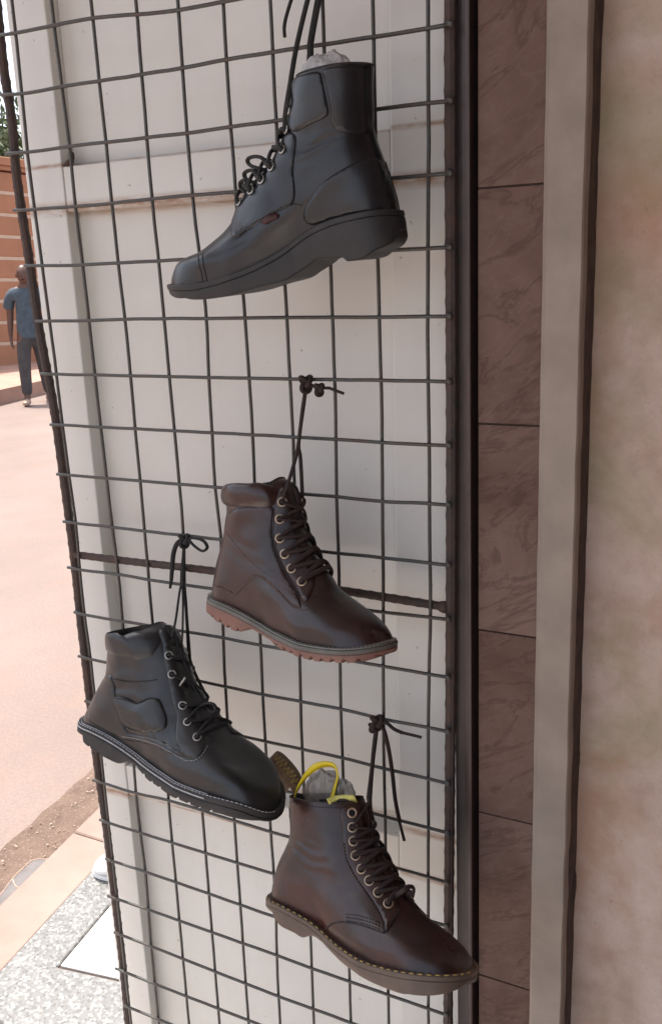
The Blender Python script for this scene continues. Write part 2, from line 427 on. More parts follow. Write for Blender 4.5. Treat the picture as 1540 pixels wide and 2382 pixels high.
# raised dusty kerb strip, terrazzo border, white tile floor
def slab(name, pts, z, mat, thick, bev=.004, parent=None):
    n = len(pts); V = [(x, y, z) for x, y in pts] + [(x, y, z - thick) for x, y in pts]
    F = [tuple(range(n)), tuple(range(2 * n - 1, n - 1, -1))] + [(i, n + i, n + (i + 1) % n, (i + 1) % n) for i in range(n)]
    return bevelled(name, V, F, mat, parent, bev, 1)
for y0, y1 in ((-3, -.3), (-.297, .70), (.703, 1.70), (1.703, 9)):
    o = slab('kerb_strip', strip(-.752, -.603, y0, y1, (y1 - y0) / 2), .022 + .001 * random.random(), M['orange_kerb'], .03); tag(o, kind='structure')
T0, TY = -.485, .300                                       # corner of the white tile floor
o = slab('terrazzo_border', [(lx(-.600, .14), .14), (lx(-.600, 9), 9), (lx(T0, 9), 9), (lx(T0, TY), TY), (2.2, TY + .42), (2.2, .14)], .030, M['terrazzo'], .04, .003)
tag(o, kind='structure')
wf = empty('white_tile_floor', (lx(T0, TY), TY, .03)); tag(wf, kind='structure')
gx, gy = .40, .40
for i in range(4):
    for j in range(5):
        a = lx(T0, TY) + .004 + i * (gx + .004); b = TY + .006 + j * (gy + .004) + i * .0
        sk = lambda x, y: (x + SL * (y - TY), y + .155 * (x - lx(T0, TY)))
        slab('tile', [sk(a, b), sk(a + gx, b), sk(a + gx, b + gy), sk(a, b + gy)], .030, M['white_tile'], .02, .0015, wf)
sheet('tile_bed', [(lx(T0, TY) + .001, TY + .001), (2.2, TY + .425), (2.2, 3), (lx(T0, 3), 3)], .024, M['grout'])
sheet('bounce_floor', [(lx(-.600, .139), .139), (3, .139), (3, -3), (lx(-.6, -3), -3)], .022, M['pavement'])  # floor out of view, made pale to bounce light onto the lower door
# broken grey cover slab lying in the gutter
rt = empty('drain_cover', (-.86, .56, .012), 'broken grey slab lying in the gutter beside the dusty kerb', 'slab')
pts = [tuple(at_z(x, y, .02)[:2]) for x, y in ((-40, 2128), (29, 2045), (80, 2000), (124, 2000), (89, 2040), (33, 2100), (-40, 2172))]
slab('slab', pts, .020, M['slab'], .012, .0015, rt)
for line in (((-30, 2110), (0, 2084), (29, 2046), (56, 2018), (80, 2001), (122, 2001)), ((29, 2046), (36, 2062), (50, 2070))):
    V, F = tube(smooth_path([tuple(at_z(x, y, .0205)) for x, y in line], 5), .0018, 5); meshobj('chipped_edge', V, F, M['pale_chip'], rt)

# ------------------------------------------------------------------ far side of the street
KD = Vector((-.22, .975, 0)).normalized()
def kp(off, along, z):
    n = Vector((KD.y, -KD.x, 0)); p = Vector((-8.12, 7.55, 0)) - n * off + KD * along
    return (p.x, p.y, z)
V = [kp(0, -20, -.02), kp(0, -20, .20), kp(.12, -20, .215), kp(4.2, -20, .27), kp(4.2, -20, -.02)]
V += [kp(0, 30, -.02), kp(0, 30, .20), kp(.12, 30, .215), kp(4.2, 30, .27), kp(4.2, 30, -.02)]
o = meshobj('far_pavement', V, [(i, i + 1, i + 6, i + 5) for i in range(4)] + [(4, 3, 2, 1, 0), (5, 6, 7, 8, 9)], M['far_kerb']); tag(o, kind='structure')
WDIR = Vector((.16, .987, -.022)).normalized(); WN = Vector((.987, -.16, 0)); WP = Vector((-10.72, 10.0, 0))
def wp(a, d, z):
    p = WP + Vector((WDIR.x, WDIR.y, 0)) * a + WN * d; return (p.x, p.y, z + WDIR.z * a)
bw = empty('boundary_wall', (WP.x, WP.y, 0), 'orange wall with pale horizontal joint lines across the street', 'wall')
def wbox(name, a0, a1, d0, d1, z0, z1, mat, bev=.01):
    V = [wp(a0, d0, z0), wp(a1, d0, z0), wp(a1, d1, z0), wp(a0, d1, z0), wp(a0, d0, z1), wp(a1, d0, z1), wp(a1, d1, z1), wp(a0, d1, z1)]
    return bevelled(name, V, [(3, 2, 1, 0), (4, 5, 6, 7), (0, 1, 5, 4), (1, 2, 6, 5), (2, 3, 7, 6), (3, 0, 4, 7)], mat, bw, bev, 1)
A0, A1 = -9, 14
wbox('joint_backing', A0, A1, -.25, -.012, .1, 3.30, M['wall_joint'], 0)
ZJ = [.60 + .350 * k for k in range(9)]
wbox('plinth', A0, A1, -.25, .05, 0, ZJ[0] - .03, M['orange_wall'])
for k in range(8): wbox('course', A0, A1, -.2, 0, ZJ[k] + .028, ZJ[k + 1] - .028, M['orange_wall'], .008)
wbox('coping', A0, A1, -.3, .05, 3.40, 3.47, M['orange_wall']); wbox('coping', A0, A1, -.34, .09, 3.47, 3.60, M['orange_wall'])

def tree(name, base, h, rad, nleaf, label, seed, group=None, low=.35):
    rnd = random.Random(seed); rt = empty(name, base, label, 'tree', group)
    bx, by, bz = base; parts = []
    trunk = [(bx, by, bz), (bx + .1, by, bz + h * .3), (bx - .05, by + .1, bz + h * .55), (bx + .1, by, bz + h * .85)]
    parts.append(tube(smooth_path(trunk, 4), np.linspace(.2, .04, 13), 8))
    tips = []
    for k in range(11):
        z0 = bz + h * rnd.uniform(.25, .7); an = rnd.uniform(0, 6.28); L = rad * rnd.uniform(.6, 1)
        p = np.array([bx, by, z0]); e = p + np.array([math.cos(an) * L, math.sin(an) * L, h * rnd.uniform(.08, .28)])
        mid = (p + e) / 2 + np.array([0, 0, .15]); parts.append(tube(smooth_path([p, mid, e], 4), np.linspace(.07, .015, 9), 6))
        tips += [mid, e, (mid + e) / 2]
    V, F = join(parts); meshobj('trunk', V, F, M['bark'], rt, True)
    tips += [np.array([bx, by, bz + h * q]) for q in (.8, .9, 1)]
    V = []; F = []
    for i in range(nleaf):
        c = tips[rnd.randrange(len(tips))] + np.array([rnd.gauss(0, rad * .2), rnd.gauss(0, rad * .2), rnd.gauss(0, h * .07)])
        if c[2] < bz + h * low * .5: continue
        a = Vector((rnd.gauss(0, 1), rnd.gauss(0, 1), rnd.gauss(0, .6))).normalized(); b = a.orthogonal().normalized()
        b = Matrix.Rotation(rnd.uniform(0, 6.28), 3, a) @ b; s = rnd.uniform(.05, .10)
        cc = Vector(c); d = a.cross(b)
        k = len(V); V += [tuple(cc - b * s * 1.4), tuple(cc + d * s * .5), tuple(cc + b * s * 1.4), tuple(cc - d * s * .5)]; F.append((k, k + 1, k + 2, k + 3))
    meshobj('crown', V, F, M['leaf'], rt)
for i, (px, dist, h, rad) in enumerate(((-30, 19.5, 5.4, 1.7), (18, 21.5, 5.0, 1.6))):
    d = ray(px, 640); hd = math.hypot(d[0], d[1]); p = CAM + d / hd * dist
    tree('leafy_tree', (p[0], p[1], 0), h, rad, 5200, ('taller' if i == 0 else 'lower') + ' dusty green tree rising behind the orange wall', 5 + i, 'trees behind the orange wall')

# ------------------------------------------------------------------ shop building: roof slab, wall, tiles, trims
SH = 0.0138                                                  # the old trims lean a touch
rf = empty('verandah_roof', (1.2, .2, 2.40), 'grey concrete verandah slab over the shop door', 'roof')
box('slab', -.50, 4.2, -1.25, 3.2, 2.40, 2.54, M['concrete'], rf, .01)
box('edge_beam', -.50, -.40, -1.25, 3.2, 2.33, 2.398, M['concrete'], rf, .01)
so_ = empty('added_shade_wall', (1.35, -.6, .022), 'added unseen brown marble wall shading the right side', 'wall'); V, F = box_vf(1.25, 1.45, -1.2, .02, .022, 2.40); meshobj('wall_face', V, F, M['marble'], so_)  # added out of view, dark, to cut the light from the right
sw = empty('shop_wall', (.6, .1, .03), 'brown marble tiled strip of wall beside the dark door frame', 'wall')
V, F = box_vf(.5435, .609, .0022, .30, .03, 2.40, SH); meshobj('tile_bed', V, F, M['grout'], sw)
zj = [1.547 + .2225 * k for k in range(6, -8, -1)]
for k in range(len(zj) - 1):
    z1, z0 = zj[k] - .0009, zj[k + 1] + .0009
    if z0 < .03: z0 = .031
    if z1 - z0 < .02 or z1 > 2.40: continue
    o = box('marble_tile', .5440, .6062, -.0005 + random.uniform(-.0008, .0008), .0065, z0, z1, M['marble'], sw, .0009, SH)
    o.color = (random.uniform(0, 3), random.uniform(0, 3), random.uniform(0, 3), 1)
pw = empty('plastered_wall', (.7, .05, .03), 'cream plaster wall blotched with orange and green stains', 'wall')
# grey plaster pilaster strip in front of the plaster wall, uneven edge
V = []; F = []; nz = 90
for i in range(nz + 1):
    z = .03 + i * 2.369 / nz; dx = (1.4 - z) * SH
    e = .0012 * mnoise.noise((z * 14, 3, 0)) + .0006 * mnoise.noise((z * 60, 5, 0)); e2 = .0008 * mnoise.noise((z * 25, 8, 0))
    V += [(.6064 + dx + e2, .02, z), (.6070 + dx + e2, -.008, z), (.6112 + dx + e2, -.0135, z), (.6425 + dx + e, -.0135, z), (.6440 + dx + e, -.011, z), (.6440 + dx + e, .036, z)]
for i in range(nz):
    for k in range(5): F.append((i * 6 + k, i * 6 + k + 1, i * 6 + 6 + k + 1, i * 6 + 6 + k))
meshobj('corner_strip', V, F, M['grey_plaster'], pw)
V = []; F = []; nx, nz = 44, 90
for i in range(nz + 1):
    for k in range(nx + 1):
        x = .640 + k * 2.2 / nx * (k / nx) ** 1.2 ; z = .03 + i * 2.369 / nz
        V.append((x, .034 + .002 * mnoise.noise((x * 9, z * 9, 0)), z))
for i in range(nz):
    for k in range(nx): m = nx + 1; F.append((i * m + k, i * m + k + 1, (i + 1) * m + k + 1, (i + 1) * m + k))
meshobj('plaster_face', V, F, M['plaster'], pw, True)
V = []; F = []; nz = 120                                       # stained gap between strip and wall, its shade painted in as a dark strip
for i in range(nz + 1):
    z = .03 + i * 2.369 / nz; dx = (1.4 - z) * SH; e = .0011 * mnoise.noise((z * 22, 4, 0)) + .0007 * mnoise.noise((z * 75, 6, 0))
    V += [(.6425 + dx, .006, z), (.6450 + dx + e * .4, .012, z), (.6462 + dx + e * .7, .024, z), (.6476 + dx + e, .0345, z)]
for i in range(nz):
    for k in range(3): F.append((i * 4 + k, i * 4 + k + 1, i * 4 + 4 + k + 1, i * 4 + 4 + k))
meshobj('gap_shade_strip', V, F, M['joint_shade_stain'], pw, True)
for (zc, ln, rr) in ((.955, .045, .0020), (.79, .055, .0026)):
    pts = []
    rs = []
    for q in range(9):
        z = zc + (q / 8 - .5) * ln; pts.append((.6470 + (1.4 - z) * SH + .0005 * mnoise.noise((z * 300, 0, 0)), .030, z))
        rs.append(rr * math.sin(math.pi * (q + .5) / 9) * (1 + .5 * mnoise.noise((z * 400, 2, 0))))
    V, F = tube(pts, rs, 7); meshobj('dirt_clump', V, F, M['dirt_clump'], pw, True)

# dark brown steel door frame
df = empty('door_frame', (.53, .02, .03), 'dark brown steel door frame beside the marble strip', 'door frame')
box('inner_leaf', .5120, .5238, .0165, .10,   .03, 2.395, M['frame_grey'], df, .0008, SH)
box('rebate', .5240, .5345, .013, .10,   .03, 2.395, M['frame'], df, .0008, SH)
box('outer_lip', .5347, .5388, -.010, .10,   .03, 2.395, M['frame'], df, .0012, SH)
box('shadow_gap', .5390, .5436, .020, .10,   .03, 2.395, M['frame'], df, .0005, SH)

# cream sheet-metal door, recessed panels
dr = empty('panel_door', (.2, .08, .05), 'cream painted metal door with recessed panels and rusty rails', 'door')
DX0, DX1, DL, DRR = -.0715, .56, -.0105, .430
FY, PY, BY = .060, .083, .105
def dbox(name, x0, x1, z0, z1, y0=FY, y1=BY, bev=.0022): return box(name, x0, x1, y0, y1, z0, z1, M['door'], dr, bev)
dbox('stile', DX0, DL, .05, 2.25); dbox('stile', DRR, DX1, .05, 2.25)
for z0, z1 in ((1.562, 1.616), (.722, .772), (.05, .16), (2.13, 2.25)): dbox('rail', DL + .0004, DRR - .0004, z0, z1, FY + .0012)
for z0, z1 in ((1.616, 2.13), (.772, 1.562), (.16, .722)):
    dbox('panel', DL + .0002, DRR - .0002, z0 - .0005, z1 + .0005, PY, BY - .006, .0005)
V, F = tube([(DL + .012, PY - .001, 1.6185), (.18, PY - .001, 1.6182), (.2, PY - .001, 1.619), (.42, PY - .001, 1.6183)], .0016, 6); meshobj('weld_bead', V, F, M['door'], dr)
# small burr of rust at a panel corner
V = []; F = []
pts = [(DL + .002, .066, 1.617), (DL + .009, .064, 1.619), (DL + .014, .064, 1.624), (DL + .015, .066, 1.632)]
V, F = tube(smooth_path(pts, 4), [.003, .0035, .004, .0045, .0045, .004, .004, .0035, .003, .003, .0025, .002, .001], 7); meshobj('rust_burr', V, F, M['dirt_clump'], dr)

# ------------------------------------------------------------------ wire mesh panel
SXC, SZ, ZR0 = .05477, .065, 1.82
PTS = """1 0 34 78;2 0 49 219;3 0 61 355;4 0 78 487;5 0 96 618;6 0 113 746;7 0 129 870;8 0 143 988;9 0 158 1104
1 1 123 59;2 1 142 201;3 1 160 340;4 1 172 479;5 1 190 616;6 1 205 745;7 1 218 871;10 1 259 1225;11 1 274 1334
1 2 213 41;2 2 229 188;3 2 244 330;4 2 258 473;5 2 272 610;6 2 289 741
2 4 422 159;3 4 433 310;2 5 524.6 138;3 5 535 295;2 6 632 121;3 6 640 280;2 8 867 86;4 4 445 454;5 3 367 606;5 8 876 583;4 3 351 462
7 4 483 877.6;7 5 578 878.7;7 6 673 880;7 7 777.4 882.8;7 8 885 883.8;6 6 665 738;6 7 771 737;6 8 880 737;6 4 480 740
8 4 491.7 1006;8 5 585.8 1010.4;8 6 680 1015.5;8 7 780 1020.7;8 8 887 1028
9 4 496.8 1132;9 7 781 1154;9 8 888 1166;10 4 514 1254;10 7 786 1286;10 8 890 1296;11 8 890 1423
10 0 175 1216;10 2 334 1234;10 3 426 1244;11 0 183 1325;11 2 343.5 1347;11 3 426 1359;12 0 193.6 1429;12 4 517 1482;12 5 604 1499
13 0 209 1532;13 4 522 1595;13 5 609 1614;14 4 529 1703;14 5 616 1723;13 7 791 1647;13 8 890.5 1671;13 9 994.5 1691
14 6 701 1741;14 7 795 1761;14 8 892 1786;14 9 995 1810;15 8 894 1897;15 9 995 1924;16 9 994.5 2038
16 5 628 1933;17 5 635 2031;18 5 641 2132;19 5 642 2220;19 6 724 2251;20 5 646 2316;20 6 727 2345
16 0 240 1820;16 1 314 1844;16 2 390 1859;17 0 250 1912;17 1 323 1935;17 2 398 1958;18 1 337 2026;18 2 407 2050;19 1 343 2114;20 1 349 2199;21 1 358 2287
1 9 993 -20;3 9 996 240;6 9 993 736;9 9 998 1170;11 9 1000 1434"""
TIPS = {1: (2, 80), 2: (5, 219), 3: (16, 355), 4: (35, 488), 5: (61, 616), 6: (86, 746), 7: (98, 868), 8: (120, 987), 9: (135, 1102), 10: (150, 1212),
        11: (160, 1318), 12: (175, 1422), 13: (185, 1525), 14: (200, 1630), 15: (212, 1724), 16: (218, 1813), 17: (234, 1906), 18: (247, 1997),
        19: (252, 2083), 20: (267, 2168), 21: (270, 2252), 22: (290, 2338)}
wm = empty('wire_mesh_panel', (.25, 0, .2), 'dark welded wire mesh panel framed with rusty rods', 'wire mesh')
rowpts = {}; colpts = {}
for s in PTS.replace('\n', ';').split(';'):
    r_, c_, x_, y_ = [float(q) for q in s.split()]
    p = at_y(x_, y_, 0.0)
    rowpts.setdefault(int(r_), []).append((p[0], p[2])); colpts.setdefault(int(c_), []).append((p[2], p[0]))
ROWS = {}
rnd = random.Random(11)
for r_ in range(-5, 28):
    base = ZR0 - SZ * r_; L = sorted(rowpts.get(r_, []))
    dev = [(x, z - base) for x, z in L]
    if r_ in TIPS:
        p = at_y(*TIPS[r_], 0.0); dev.insert(0, (p[0], p[2] - base)); xl = p[0]
    else: xl = -.03 + .02 * (1.8 - base)
    if not dev: dev = [(0, 0.0)]
    xs = np.linspace(xl, .5165, 40)
    dv = np.interp(xs, [d[0] for d in dev], [d[1] for d in dev]); dv = np.clip(dv, -.012, .012)
    k = np.array([1, 2, 3, 2, 1]) / 9; dv = np.convolve(np.pad(dv, 2, 'edge'), k, 'valid')
    dv += np.array([.0006 * mnoise.noise((x * 30, r_ * 3.1, 0)) for x in xs])
    P = np.stack([xs, np.full_like(xs, -.0020), base + dv], 1); ROWS[r_] = P
    V, F = tube(P, .00205, 7); meshobj('wire', V, F, M['wire'], wm, True)
    # weld blobs where the wire meets the right hand rod
    e = P[-1]; V, F = tube([e + np.array([-.006, 0, .0008]), e + np.array([-.003, 0, .001]), e, e + np.array([.002, 0, 0])], [.0012, .0030, .0036, .0015], 7)
    meshobj('weld', V, F, M['wire'], wm, True)
for c_ in range(0, 10):
    L = sorted(colpts.get(c_, [])); zs = np.linspace(.10, 2.16, 70)
    xv = np.interp(zs, [l[0] for l in L], [l[1] for l in L])
    k = np.array([1, 2, 1]) / 4; xv = np.convolve(np.pad(xv, 1, 'edge'), k, 'valid')
    xv += np.array([.0006 * mnoise.noise((z * 25, c_ * 5.7, 0)) for z in zs])
    V, F = tube(np.stack([xv, np.full_like(zs, .0018), zs], 1), .0020, 7); meshobj('wire', V, F, M['wire'], wm, True)
LR = [(-14, -40), (-4, 60), (8, 164), (27, 287), (37, 409), (68, 614), (92, 778), (123, 942), (145, 1100), (160, 1210), (173, 1313), (187, 1450), (201, 1569), (225, 1780), (243, 1902), (258, 2023), (273, 2145), (287, 2266), (297, 2382)]
P = np.array([at_y(x, y, .0) for x, y in LR]); P[:, 1] = .0095
P[:, 0] -= .0095 * .86                                        # the rod stands behind the wires
P = smooth_path(P, 3); P = np.vstack([[P[0][0], .0095, 2.16], P, [P[-1][0] + .002, .0095, .1]])
P = resample(P, 420)
rr = np.array([.0056 + .0007 * (i % 4 == 0) for i in range(len(P))])
V, F = tube(P, rr, 9); meshobj('rod', V, F, M['rod'], wm, False)
P = resample(smooth_path([(.5118, .0095, 2.16), (.5112, .0095, 1.71), (.5146, .0095, 1.225), (.5132, .0095, .567), (.513, .0095, .1)], 20), 300)
V, F = tube(P, [.0060 + .0006 * (i % 4 == 0) for i in range(len(P))], 9); meshobj('rod', V, F, M['rod'], wm, False)
P = resample(smooth_path([(-.012, .0085, 1.1215), (.0846, .0085, 1.1225), (.2161, .0085, 1.1245), (.398, .0085, 1.1215), (.5105, .0085, 1.119)], 12), 110)
V, F = tube(P, [.0048 + .0005 * (i % 3 == 0) for i in range(len(P))], 9); meshobj('rod', V, F, M['rod'], wm, False)
V, F = tube([(.497, .0085, 1.1195), (.503, .0085, 1.119), (.508, .009, 1.1185), (.512, .0095, 1.118)], [.003, .0062, .0075, .004], 8); meshobj('weld', V, F, M['rod'], wm, True)

# ------------------------------------------------------------------ boots
def width_table(s, t, sc):
    sk = [0, .15, .4, .65, .85, 1]
    tk = np.array([0, .10, .28, .5, .75, 1])
    W = np.array([[.035, .036, .033, .047, .045, .043], [.037, .038, .036, .048, .046, .044], [.036, .038, .038, .043, .042, .040],
                  [.034, .037, .037, .035, .032, .030], [.034, .037, .037, .034, .031, .029], [.036, .039, .040, .038, .035, .033]]) * sc
    cols = np.stack([np.interp(s, sk, w) for w in W], 0)               # (6, ...)
    out_ = np.zeros_like(s); 
    idx = np.clip(np.searchsorted(tk, t, 'right') - 1, 0, 4); f = (t - tk[idx]) / (tk[idx + 1] - tk[idx]); f = np.clip(f, 0, 1)
    a = np.take_along_axis(cols, idx[None], 0)[0]; b = np.take_along_axis(cols, (idx + 1)[None], 0)[0]
    w = a * (1 - f) + b * f
    re = np.interp(t, [0, .5, 1], [.13, .30, .5]); rf = np.interp(t, [0, .22, .5, 1], [.21, .24, .42, .5])
    e1 = np.sqrt(np.clip(1 - np.clip(1 - s / re, 0, 1) ** 2, 0, 1)); e2 = np.clip(1 - np.clip(1 - (1 - s) / rf, 0, 1) ** 2.5, 0, 1) ** .5
    return w * e1 * e2

class Boot:
    def __init__(self, name, label, conv, P0, theta, front, back, feather, collar, sole, sc=1.0, roll=0.0, toe=1, crease=.0, group='boots hung on the wire mesh'):
        self.c = conv; self.P0 = np.array(P0, float); self.sc = sc; self.crease = crease
        ct, st = math.cos(theta), math.sin(theta); W0 = np.array([-st, -ct, 0]); Z0 = np.array([0, 0, 1.0])
        self.U = np.array([ct, -st, 0]); self.Wd = math.cos(roll) * W0 + math.sin(roll) * Z0; self.Z = math.cos(roll) * Z0 - math.sin(roll) * W0
        wt, wh = -.018 * toe, .016 * toe                       # where the outline is tangent to the line of sight
        self.wend = (wh, wt)
        Fc = self.px2(front, -.006 * toe); Bc = self.px2(back, .006 * toe)
        C0 = self.rim(feather, 0.0, wh, wt); C1 = self.rim(collar, 1.0, .010 * toe, -.012 * toe)
        sm = lambda P: smooth_path(P, 6)
        Fc, Bc = sm(Fc), sm(Bc)
        # close the four boundary curves on common corners
        c00 = (Bc[0] + C0[0]) / 2; c10 = (Fc[0] + C0[-1]) / 2; c01 = (Bc[-1] + C1[0]) / 2; c11 = (Fc[-1] + C1[-1]) / 2
        def pin(P, a, b):
            P = resample(P, 200); f = np.linspace(0, 1, 200)[:, None]; return P + (1 - f) * (a - P[0]) + f * (b - P[-1])
        def pin0(P, a, b):
            f = np.linspace(0, 1, 200)[:, None]; return P + (1 - f) ** 2 * (a - P[0]) + f ** 2 * (b - P[-1])
        self.F = pin(Fc, c10, c11); self.B = pin(Bc, c00, c01); self.C0 = pin0(C0, c00, c10); self.C1 = pin0(C1, c01, c11)
        base = self.xyz(*( (c00 + c10) / 2), 0)
        self.root = empty(name, tuple(base), label, 'boot', group)
        nt_, ns = 64, 44
        tt = np.linspace(0, 1, nt_ + 1); ss = (1 - np.cos(np.pi * np.arange(ns + 1) / ns)) / 2
        V = []; 
        for t in tt:
            near = self.surf(ss, np.full_like(ss, t), 1); far = self.surf(ss[1:-1][::-1], np.full(ns - 1, t), -1)
            V.append(np.vstack([near, far]))
        m = 2 * ns; V = np.vstack(V); F = []
        for i in range(nt_):
            for k in range(m): F.append((i * m + k, i * m + (k + 1) % m, (i + 1) * m + (k + 1) % m, (i + 1) * m + k))
        self.V, self.Fq = V, F
        self.fix_winding()
        self.bvh = BVHTree.FromPolygons([tuple(v) for v in V], self.Fq)
        self.sole_px = sole
    def fix_winding(self):
        f = self.Fq[len(self.Fq) // 2 + 10]; p = [self.V[i] for i in f]; n = np.cross(p[1] - p[0], p[2] - p[0])
        c = self.V.mean(0)
        if n @ (p[0] - c) < 0: self.Fq = [q[::-1] for q in self.Fq]
    def px2(self, pts, w):
        w = np.broadcast_to(np.asarray(w, float), (len(pts),)); outp = []
        for p, wi in zip(pts, w):
            d = ray(*self.c(p)); o = self.P0 + self.Wd * wi; k = ((o - CAM) @ self.Wd) / (d @ self.Wd); P = CAM + d * k - self.P0
            outp.append((P @ self.U, P @ self.Z))
        return np.array(outp)
    def rim(self, pts, t, w0, w1, ext=0.0):
        """trace of a rim seen on the near side -> profile curve sampled evenly in s"""
        h = self.px2([pts[0]], w0)[0]; e = self.px2([pts[-1]], w1)[0]; S = [0.0]; P = [h]
        for p in pts[1:-1]:
            q, s = self.px_s(p, t, h[0], e[0], ext)
            if S[-1] + .01 < s < .985: S.append(s); P.append(q)
        S.append(1.0); P.append(e); P = np.array(P); x = np.linspace(0, 1, 200)
        v = np.interp(x, S, P[:, 1]); k = np.hanning(27); k /= k.sum()
        vs = np.convolve(np.pad(v - (v[0] + (v[-1] - v[0]) * x), 13, 'reflect', reflect_type='odd'), k, 'valid') + v[0] + (v[-1] - v[0]) * x
        return np.stack([h[0] + (e[0] - h[0]) * x, vs], 1)
    def px_s(self, p, t, u0, u1, ext=0.0):
        s = .5
        for _ in range(30):
            w = width_table(np.array([s]), np.array([t]), self.sc)[0] + ext; q = self.px2([p], w)[0]
            s = .5 * s + .5 * min(max((q[0] - u0) / (u1 - u0), .001), .999)
        return q, s
    def at(self, p, w): return self.xyz(*self.px2([p], w)[0], w)
    def xyz(self, u, v, w): return self.P0 + self.U * u + self.Z * v + self.Wd * w
    def uvw(self, P): d = np.asarray(P) - self.P0; return np.array([d @ self.U, d @ self.Z, d @ self.Wd])
    def surf2(self, s, t):
        s = np.asarray(s, float); t = np.asarray(t, float)
        ip = lambda C, x: np.stack([np.interp(x, np.linspace(0, 1, 200), C[:, k]) for k in (0, 1)], -1)
        S, T = s[..., None], t[..., None]
        P = (1 - S) * ip(self.B, t) + S * ip(self.F, t) + (1 - T) * ip(self.C0, s) + T * ip(self.C1, s)
        P -= (1 - S) * (1 - T) * self.C0[0] + S * (1 - T) * self.C0[-1] + (1 - S) * T * self.C1[0] + S * T * self.C1[-1]
        return P
    def surf(self, s, t, side, wmul=1.0, wadd=0.0):
        P = self.surf2(s, t); w = width_table(np.asarray(s, float), np.asarray(t, float), self.sc) * wmul + wadd
        wr = np.array([mnoise.noise((p[0] * 38, p[1] * 38, side * 3.0)) for p in P]) * .0016 * np.clip(w / .02, 0, 1)
        if self.crease and side > 0:
            s_, t_ = np.asarray(s, float), np.asarray(t, float)
            z1 = np.exp(-((t_ - .30) / .10) ** 2) * np.exp(-((s_ - .70) / .16) ** 2); z2 = np.exp(-((t_ - .60) / .10) ** 2) * np.exp(-((s_ - .40) / .25) ** 2)
            nz = np.array([mnoise.noise((p[0] * 22, p[1] * 22, 7.0)) for p in P])
            w = w + self.crease * np.clip(w / .02, 0, 1) * (z1 * np.sin(70 * s_ + 25 * t_ + 5 * nz) + .8 * z2 * np.sin(55 * t_ - 9 * s_ + 5 * nz))
        w = (w + wr) * side
        return self.P0 + P[:, :1] * self.U + P[:, 1:] * self.Z + w[:, None] * self.Wd
    def build_upper(self, mat, name='upper'):
        return meshobj(name, self.V, self.Fq, mat, self.root, True)
    def build_lining(self, mat, depth=.45, rim=.0016):
        ns = 40; ss = (1 - np.cos(np.pi * np.arange(ns + 1) / ns)) / 2; rows = []
        prof = [(1.0, 1.02, 0.0, 0.0), (1.0, .99, .0, rim), (1.0, .94, .02, rim), (.985, .90, .03, 0)] + [(1 - depth * q, .88, .03, 0) for q in (.15, .4, .7, 1.0)]
        for t, wm_, ins, up in prof:
            s2 = ins + ss * (1 - 2 * ins)
            A = self.surf(s2, np.full_like(s2, t), 1, wm_); Bq = self.surf(s2[1:-1][::-1], np.full(ns - 1, t), -1, wm_)
            Q = np.vstack([A, Bq]); Q[:, 2] += up; rows.append(Q)
        m = 2 * ns; V = np.vstack(rows); F = []
        for i in range(len(rows) - 1):
            for k in range(m): F.append((i * m + k, (i + 1) * m + k, (i + 1) * m + (k + 1) % m, i * m + (k + 1) % m))
        F.append(tuple((len(rows) - 1) * m + k for k in range(m)))
        return meshobj('lining', V, F, mat, self.root, True)
    def build_collar(self, mat, s1=.72, t0=.86, th=.006, name='collar'):
        """padded roll round the top edge"""
        outp = []
        ns = 30; sN = np.r_[s1 * (1 - np.linspace(0, 1, ns) ** 1.6)]; nr = 9; V = []; F = []
        path = [(s, 1) for s in sN] + [(s, -1) for s in sN[::-1][1:]]
        for j in range(nr + 1):
            f = j / nr; 
            for (s, sd) in path:
                ed = min(1.0, (s1 - s) / .12 + .05); tm = t0 + (1 - t0) * .5; t = tm + (f - .5) * (1.0 - t0) * min(1, ed ** .5)
                p = self.surf(np.array([s]), np.array([min(t, 1)]), sd)[0]
                n = self.normal_at(s, min(t, .99), sd)
                p = p + n * th * math.sin(math.pi * min(max(f, .0), 1)) ** .5 * min(1, ed); p[2] += .002 * f
                V.append(p)
        m = len(path)
        for j in range(nr):
            for k in range(m - 1): F.append((j * m + k, j * m + k + 1, (j + 1) * m + k + 1, (j + 1) * m + k))
        return meshobj(name, V, F, mat, self.root, True)
    def normal_at(self, s, t, sd):
        p = self.surf(np.array([s]), np.array([t]), sd)[0]
        l, n, i, d = self.bvh.find_nearest(Vector(p)); n = np.array(n)
        c = self.surf2(np.array([.5]), np.array([t]))[0]; cc = self.xyz(c[0], c[1], 0)
        return n if n @ (p - cc) > 0 else -n
    def cam_hit(self, p):
        d = Vector(ray(*self.c(p))).normalized()
        l, n, i, ds = self.bvh.ray_cast(Vector(CAM), d)
        if l is None:
            q = self.px2([p], 0.0)[0]; l, n, i, ds = self.bvh.find_nearest(Vector(self.xyz(q[0], q[1], 0.01)))
        n = Vector(n)
        if n.dot(d) > 0: n = -n
        return np.array(l), np.array(n)
    def side_hit(self, u, v, side=1):
        o = Vector(self.xyz(u, v, .2 * side)); l, n, i, ds = self.bvh.ray_cast(o, Vector(-self.Wd * side))
        if l is None: l, n, i, ds = self.bvh.find_nearest(Vector(self.xyz(u, v, 0.004 * side)))
        n = np.array(n); 
        if n @ (self.Wd * side) < 0: n = -n
        return np.array(l), n
